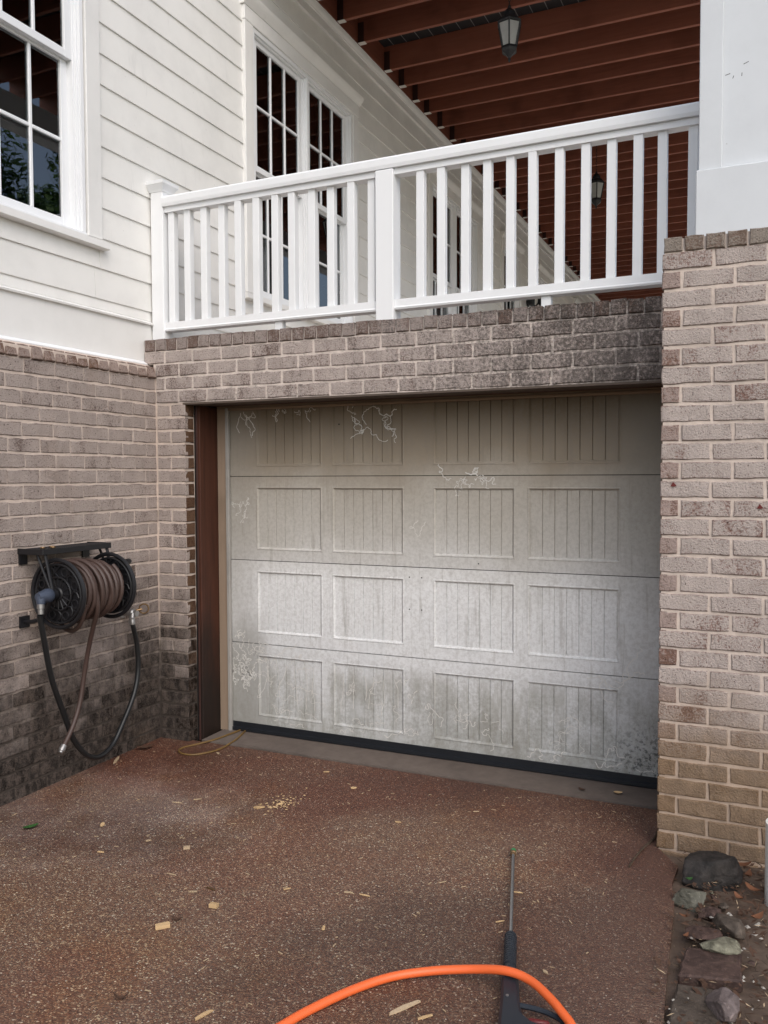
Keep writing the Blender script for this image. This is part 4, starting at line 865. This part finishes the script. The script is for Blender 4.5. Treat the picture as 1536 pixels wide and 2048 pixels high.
leaf('large dry brown leaf in the corner of the side wall', .07, -.235, .11, .05, .9, 'leafd', .008, .35)
leaf('pale fallen leaf on the concrete apron', 2.80, .155, .045, .035, .3, 'chip', .009, .3)
leaf('reddish leaf on the concrete apron', 2.62, .13, .04, .024, -.3, 'leafd', .009, .4)
leaf('small yellow-green sprig leaf beside the black boulder', 3.215, -.735, .03, .02, .6, 'leafg', .03, .5)
for x, y, L, a, z in ((3.405, -.52, .075, .3, .03), (3.43, -.60, .06, 1.4, .028), (3.45, -.73, .07, -.6, .03), (3.40, -.80, .055, 2.2, .022), (3.465, -.95, .065, .9, .03), (3.22, -1.00, .04, .2, .008), (3.235, -1.14, .035, 1.1, .008)):
    leaf('curled dry brown leaf in the litter between stones and white pipe', x, y, L, L * .45, a, 'leafr', z, .5, 'dry leaves among the stones')
m = MB(); m.tube(spline([(2.972, -.66, .004), (2.985, -.55, .006), (3.005, -.44, .005), (3.035, -.33, .006), (3.04, -.25, .012)], 5), .0045, 6); tag(m.build('expansion_joint', 'bark', None, True), 'dark expansion joint line at the foot of the pier corner', 'expansion_joint')  # dark raised strand standing in for the expansion joint line
lr = random.Random(5)
def scatter(name, mat, cnt, fn, smin, smax, flat, kind_label, cat):
    m = MB()
    for i in range(cnt):
        x, y, z = fn(); s_ = lr.uniform(smin, smax); a = lr.uniform(0, 6.28); e = lr.uniform(.45, 1); ca, sa = math.cos(a) * s_, math.sin(a) * s_; h = s_ * flat
        m.add([(x + ca, y + sa, z), (x - sa * e, y + ca * e, z), (x - ca, y - sa, z), (x + sa * e, y - ca * e, z), (x, y, z + h), (x, y, z - h * .5)], [(0, 1, 4), (1, 2, 4), (2, 3, 4), (3, 0, 4), (1, 0, 5), (2, 1, 5), (3, 2, 5), (0, 3, 5)])
    return tag(m.build(name, mat), kind_label, cat, None, 'stuff')
scatter('driveway_pebbles', 'pebble', 3000, lambda: (lr.uniform(.02, 3.1), -abs(lr.uniform(0, 3.4)), .0), .001, .0036, .45, 'pale pebbles showing in the aggregate driveway', 'pebbles')
def saw(): 
    a = lr.uniform(0, 6.28); r_ = abs(lr.gauss(0, .055)); return (1.27 + r_ * math.cos(a) * 1.1, -.64 + r_ * math.sin(a) * 1.6, .002)
scatter('sawdust', 'chip', 130, saw, .003, .009, .25, 'patch of pale sawdust crumbs before the garage door', 'sawdust')
def bits(): return (lr.uniform(.05, 3.0), lr.uniform(-3.0, -.05), .001)
m = MB()
for i in range(420):
    x, y, z = bits(); L = lr.uniform(.006, .022); a = lr.uniform(0, 3.14); w = lr.uniform(.0008, .0022); ca, sa = math.cos(a), math.sin(a)
    m.box(-L / 2, L / 2, -w, w, 0, .0018); m.v[-8:] = [(x + p[0] * ca - p[1] * sa, y + p[0] * sa + p[1] * ca, p[2] + .0005) for p in m.v[-8:]]
tag(m.build('wood_dust', 'chip2'), 'tiny wood splinters strewn over the driveway', 'splinters', None, 'stuff')
def bed(): 
    x = lr.uniform(3.2, 4.6) if lr.random() < .65 else lr.uniform(3.15, 3.5); y = lr.uniform(-2.4, -.44); return x, y
for nm, mt, cnt, l0, l1, w0, w1 in (('leaf_litter', 'leafd', 1900, .010, .045, .003, .010), ('bark_litter', 'bark', 1100, .010, .05, .0012, .004), ('straw_litter', 'chip2', 420, .008, .04, .001, .003)):
    m = MB()
    for i in range(cnt):
        x, y = bed(); L = lr.uniform(l0, l1); w = lr.uniform(w0, w1); a = lr.uniform(0, 6.28); t_ = lr.uniform(-.5, .5); z = lr.uniform(-.01, .022) + .03 * min(1, max(0, (x - 3.3) * .8)); ca, sa = math.cos(a), math.sin(a)
        if x < 3.25 and lr.random() < .6: continue
        q = [(-L / 2, 0, -t_ * L * .4), (-L * .1, -w, 0), (L / 2, 0, t_ * L * .4), (L * .1, w, .3 * w)]; m.add([(x + p[0] * ca - p[1] * sa, y + p[0] * sa + p[1] * ca, z + p[2]) for p in q], [(0, 1, 2, 3)])
    tag(m.build(nm, mt), 'dry leaf and bark litter over the soil bed', 'litter', None, 'stuff')
scatter('bed_pebbles', 'gravelw', 260, lambda: (lr.uniform(3.22, 4.3), lr.uniform(-2.3, -.9), .012), .003, .014, .6, 'pale grit and pebbles in the soil bed', 'pebbles')

# ------------------------------------------------------------------ trees across the garden, mirrored in the window glass
def tree(label, x, y, h, seed, rad):
    rr = random.Random(seed); t_ = thing('tree', label, 'tree', 'garden trees'); m = MB()
    m.tube(spline([(x, y, -.1), (x + rr.uniform(-.1, .1), y, h * .3), (x + rr.uniform(-.3, .3), y + rr.uniform(-.3, .3), h * .62)], 5), [.22 - .016 * i for i in range(11)], 8); tips = []
    for i in range(9):
        a = rr.uniform(0, 6.28); z0 = h * rr.uniform(.28, .6); e = Vector((x + math.cos(a) * rad * rr.uniform(.4, .8), y + math.sin(a) * rad * rr.uniform(.4, .8), z0 + h * rr.uniform(.1, .3))); m.tube([(x, y, z0), (Vector((x, y, z0)).lerp(e, .5) + Vector((0, 0, .2))), e], [.07, .045, .015], 6); tips.append(e)
    m.build('trunk', 'bark', t_, True); f = MB(); cl_ = [(Vector((x, y, h * .62)), rad * .55)] + [(e, rad * rr.uniform(.28, .45)) for e in tips] + [(Vector((x + rr.gauss(0, rad * .45), y + rr.gauss(0, rad * .45), h * rr.uniform(.25, .95))), rad * rr.uniform(.22, .42)) for _ in range(14)]
    for c_, r_ in cl_:
        for i in range(int(520 * r_ + 120)):
            d = Vector((rr.gauss(0, 1), rr.gauss(0, 1), rr.gauss(0, .8))).normalized() * r_ * rr.random() ** .4; p = c_ + d; u = Vector((rr.gauss(0, 1), rr.gauss(0, 1), rr.gauss(0, 1))).normalized(); w = u.orthogonal().normalized(); s_ = rr.uniform(.10, .20)
            f.add([p - u * s_, p + w * s_ * .5, p + u * s_, p - w * s_ * .5], [(0, 1, 2, 3)])
    f.build('crown', 'foliage', t_)
for i, (x, y, h, r_, lb) in enumerate(((16.0, 13.6, 12.5, 3.2, 'leafy tree nearest the terrace, mirrored in the left window'), (18.5, 18.0, 13.5, 3.4, 'taller leafy tree behind the first, mirrored in the left window'), (17.0, 23.0, 12.0, 3.2, 'leafy tree mirrored in the window behind the railing'), (19.0, 10.0, 12.0, 3.2, 'leafy tree right of the pier, beyond the picture'))): tree(lb, x, y, h, 100 + i, r_)
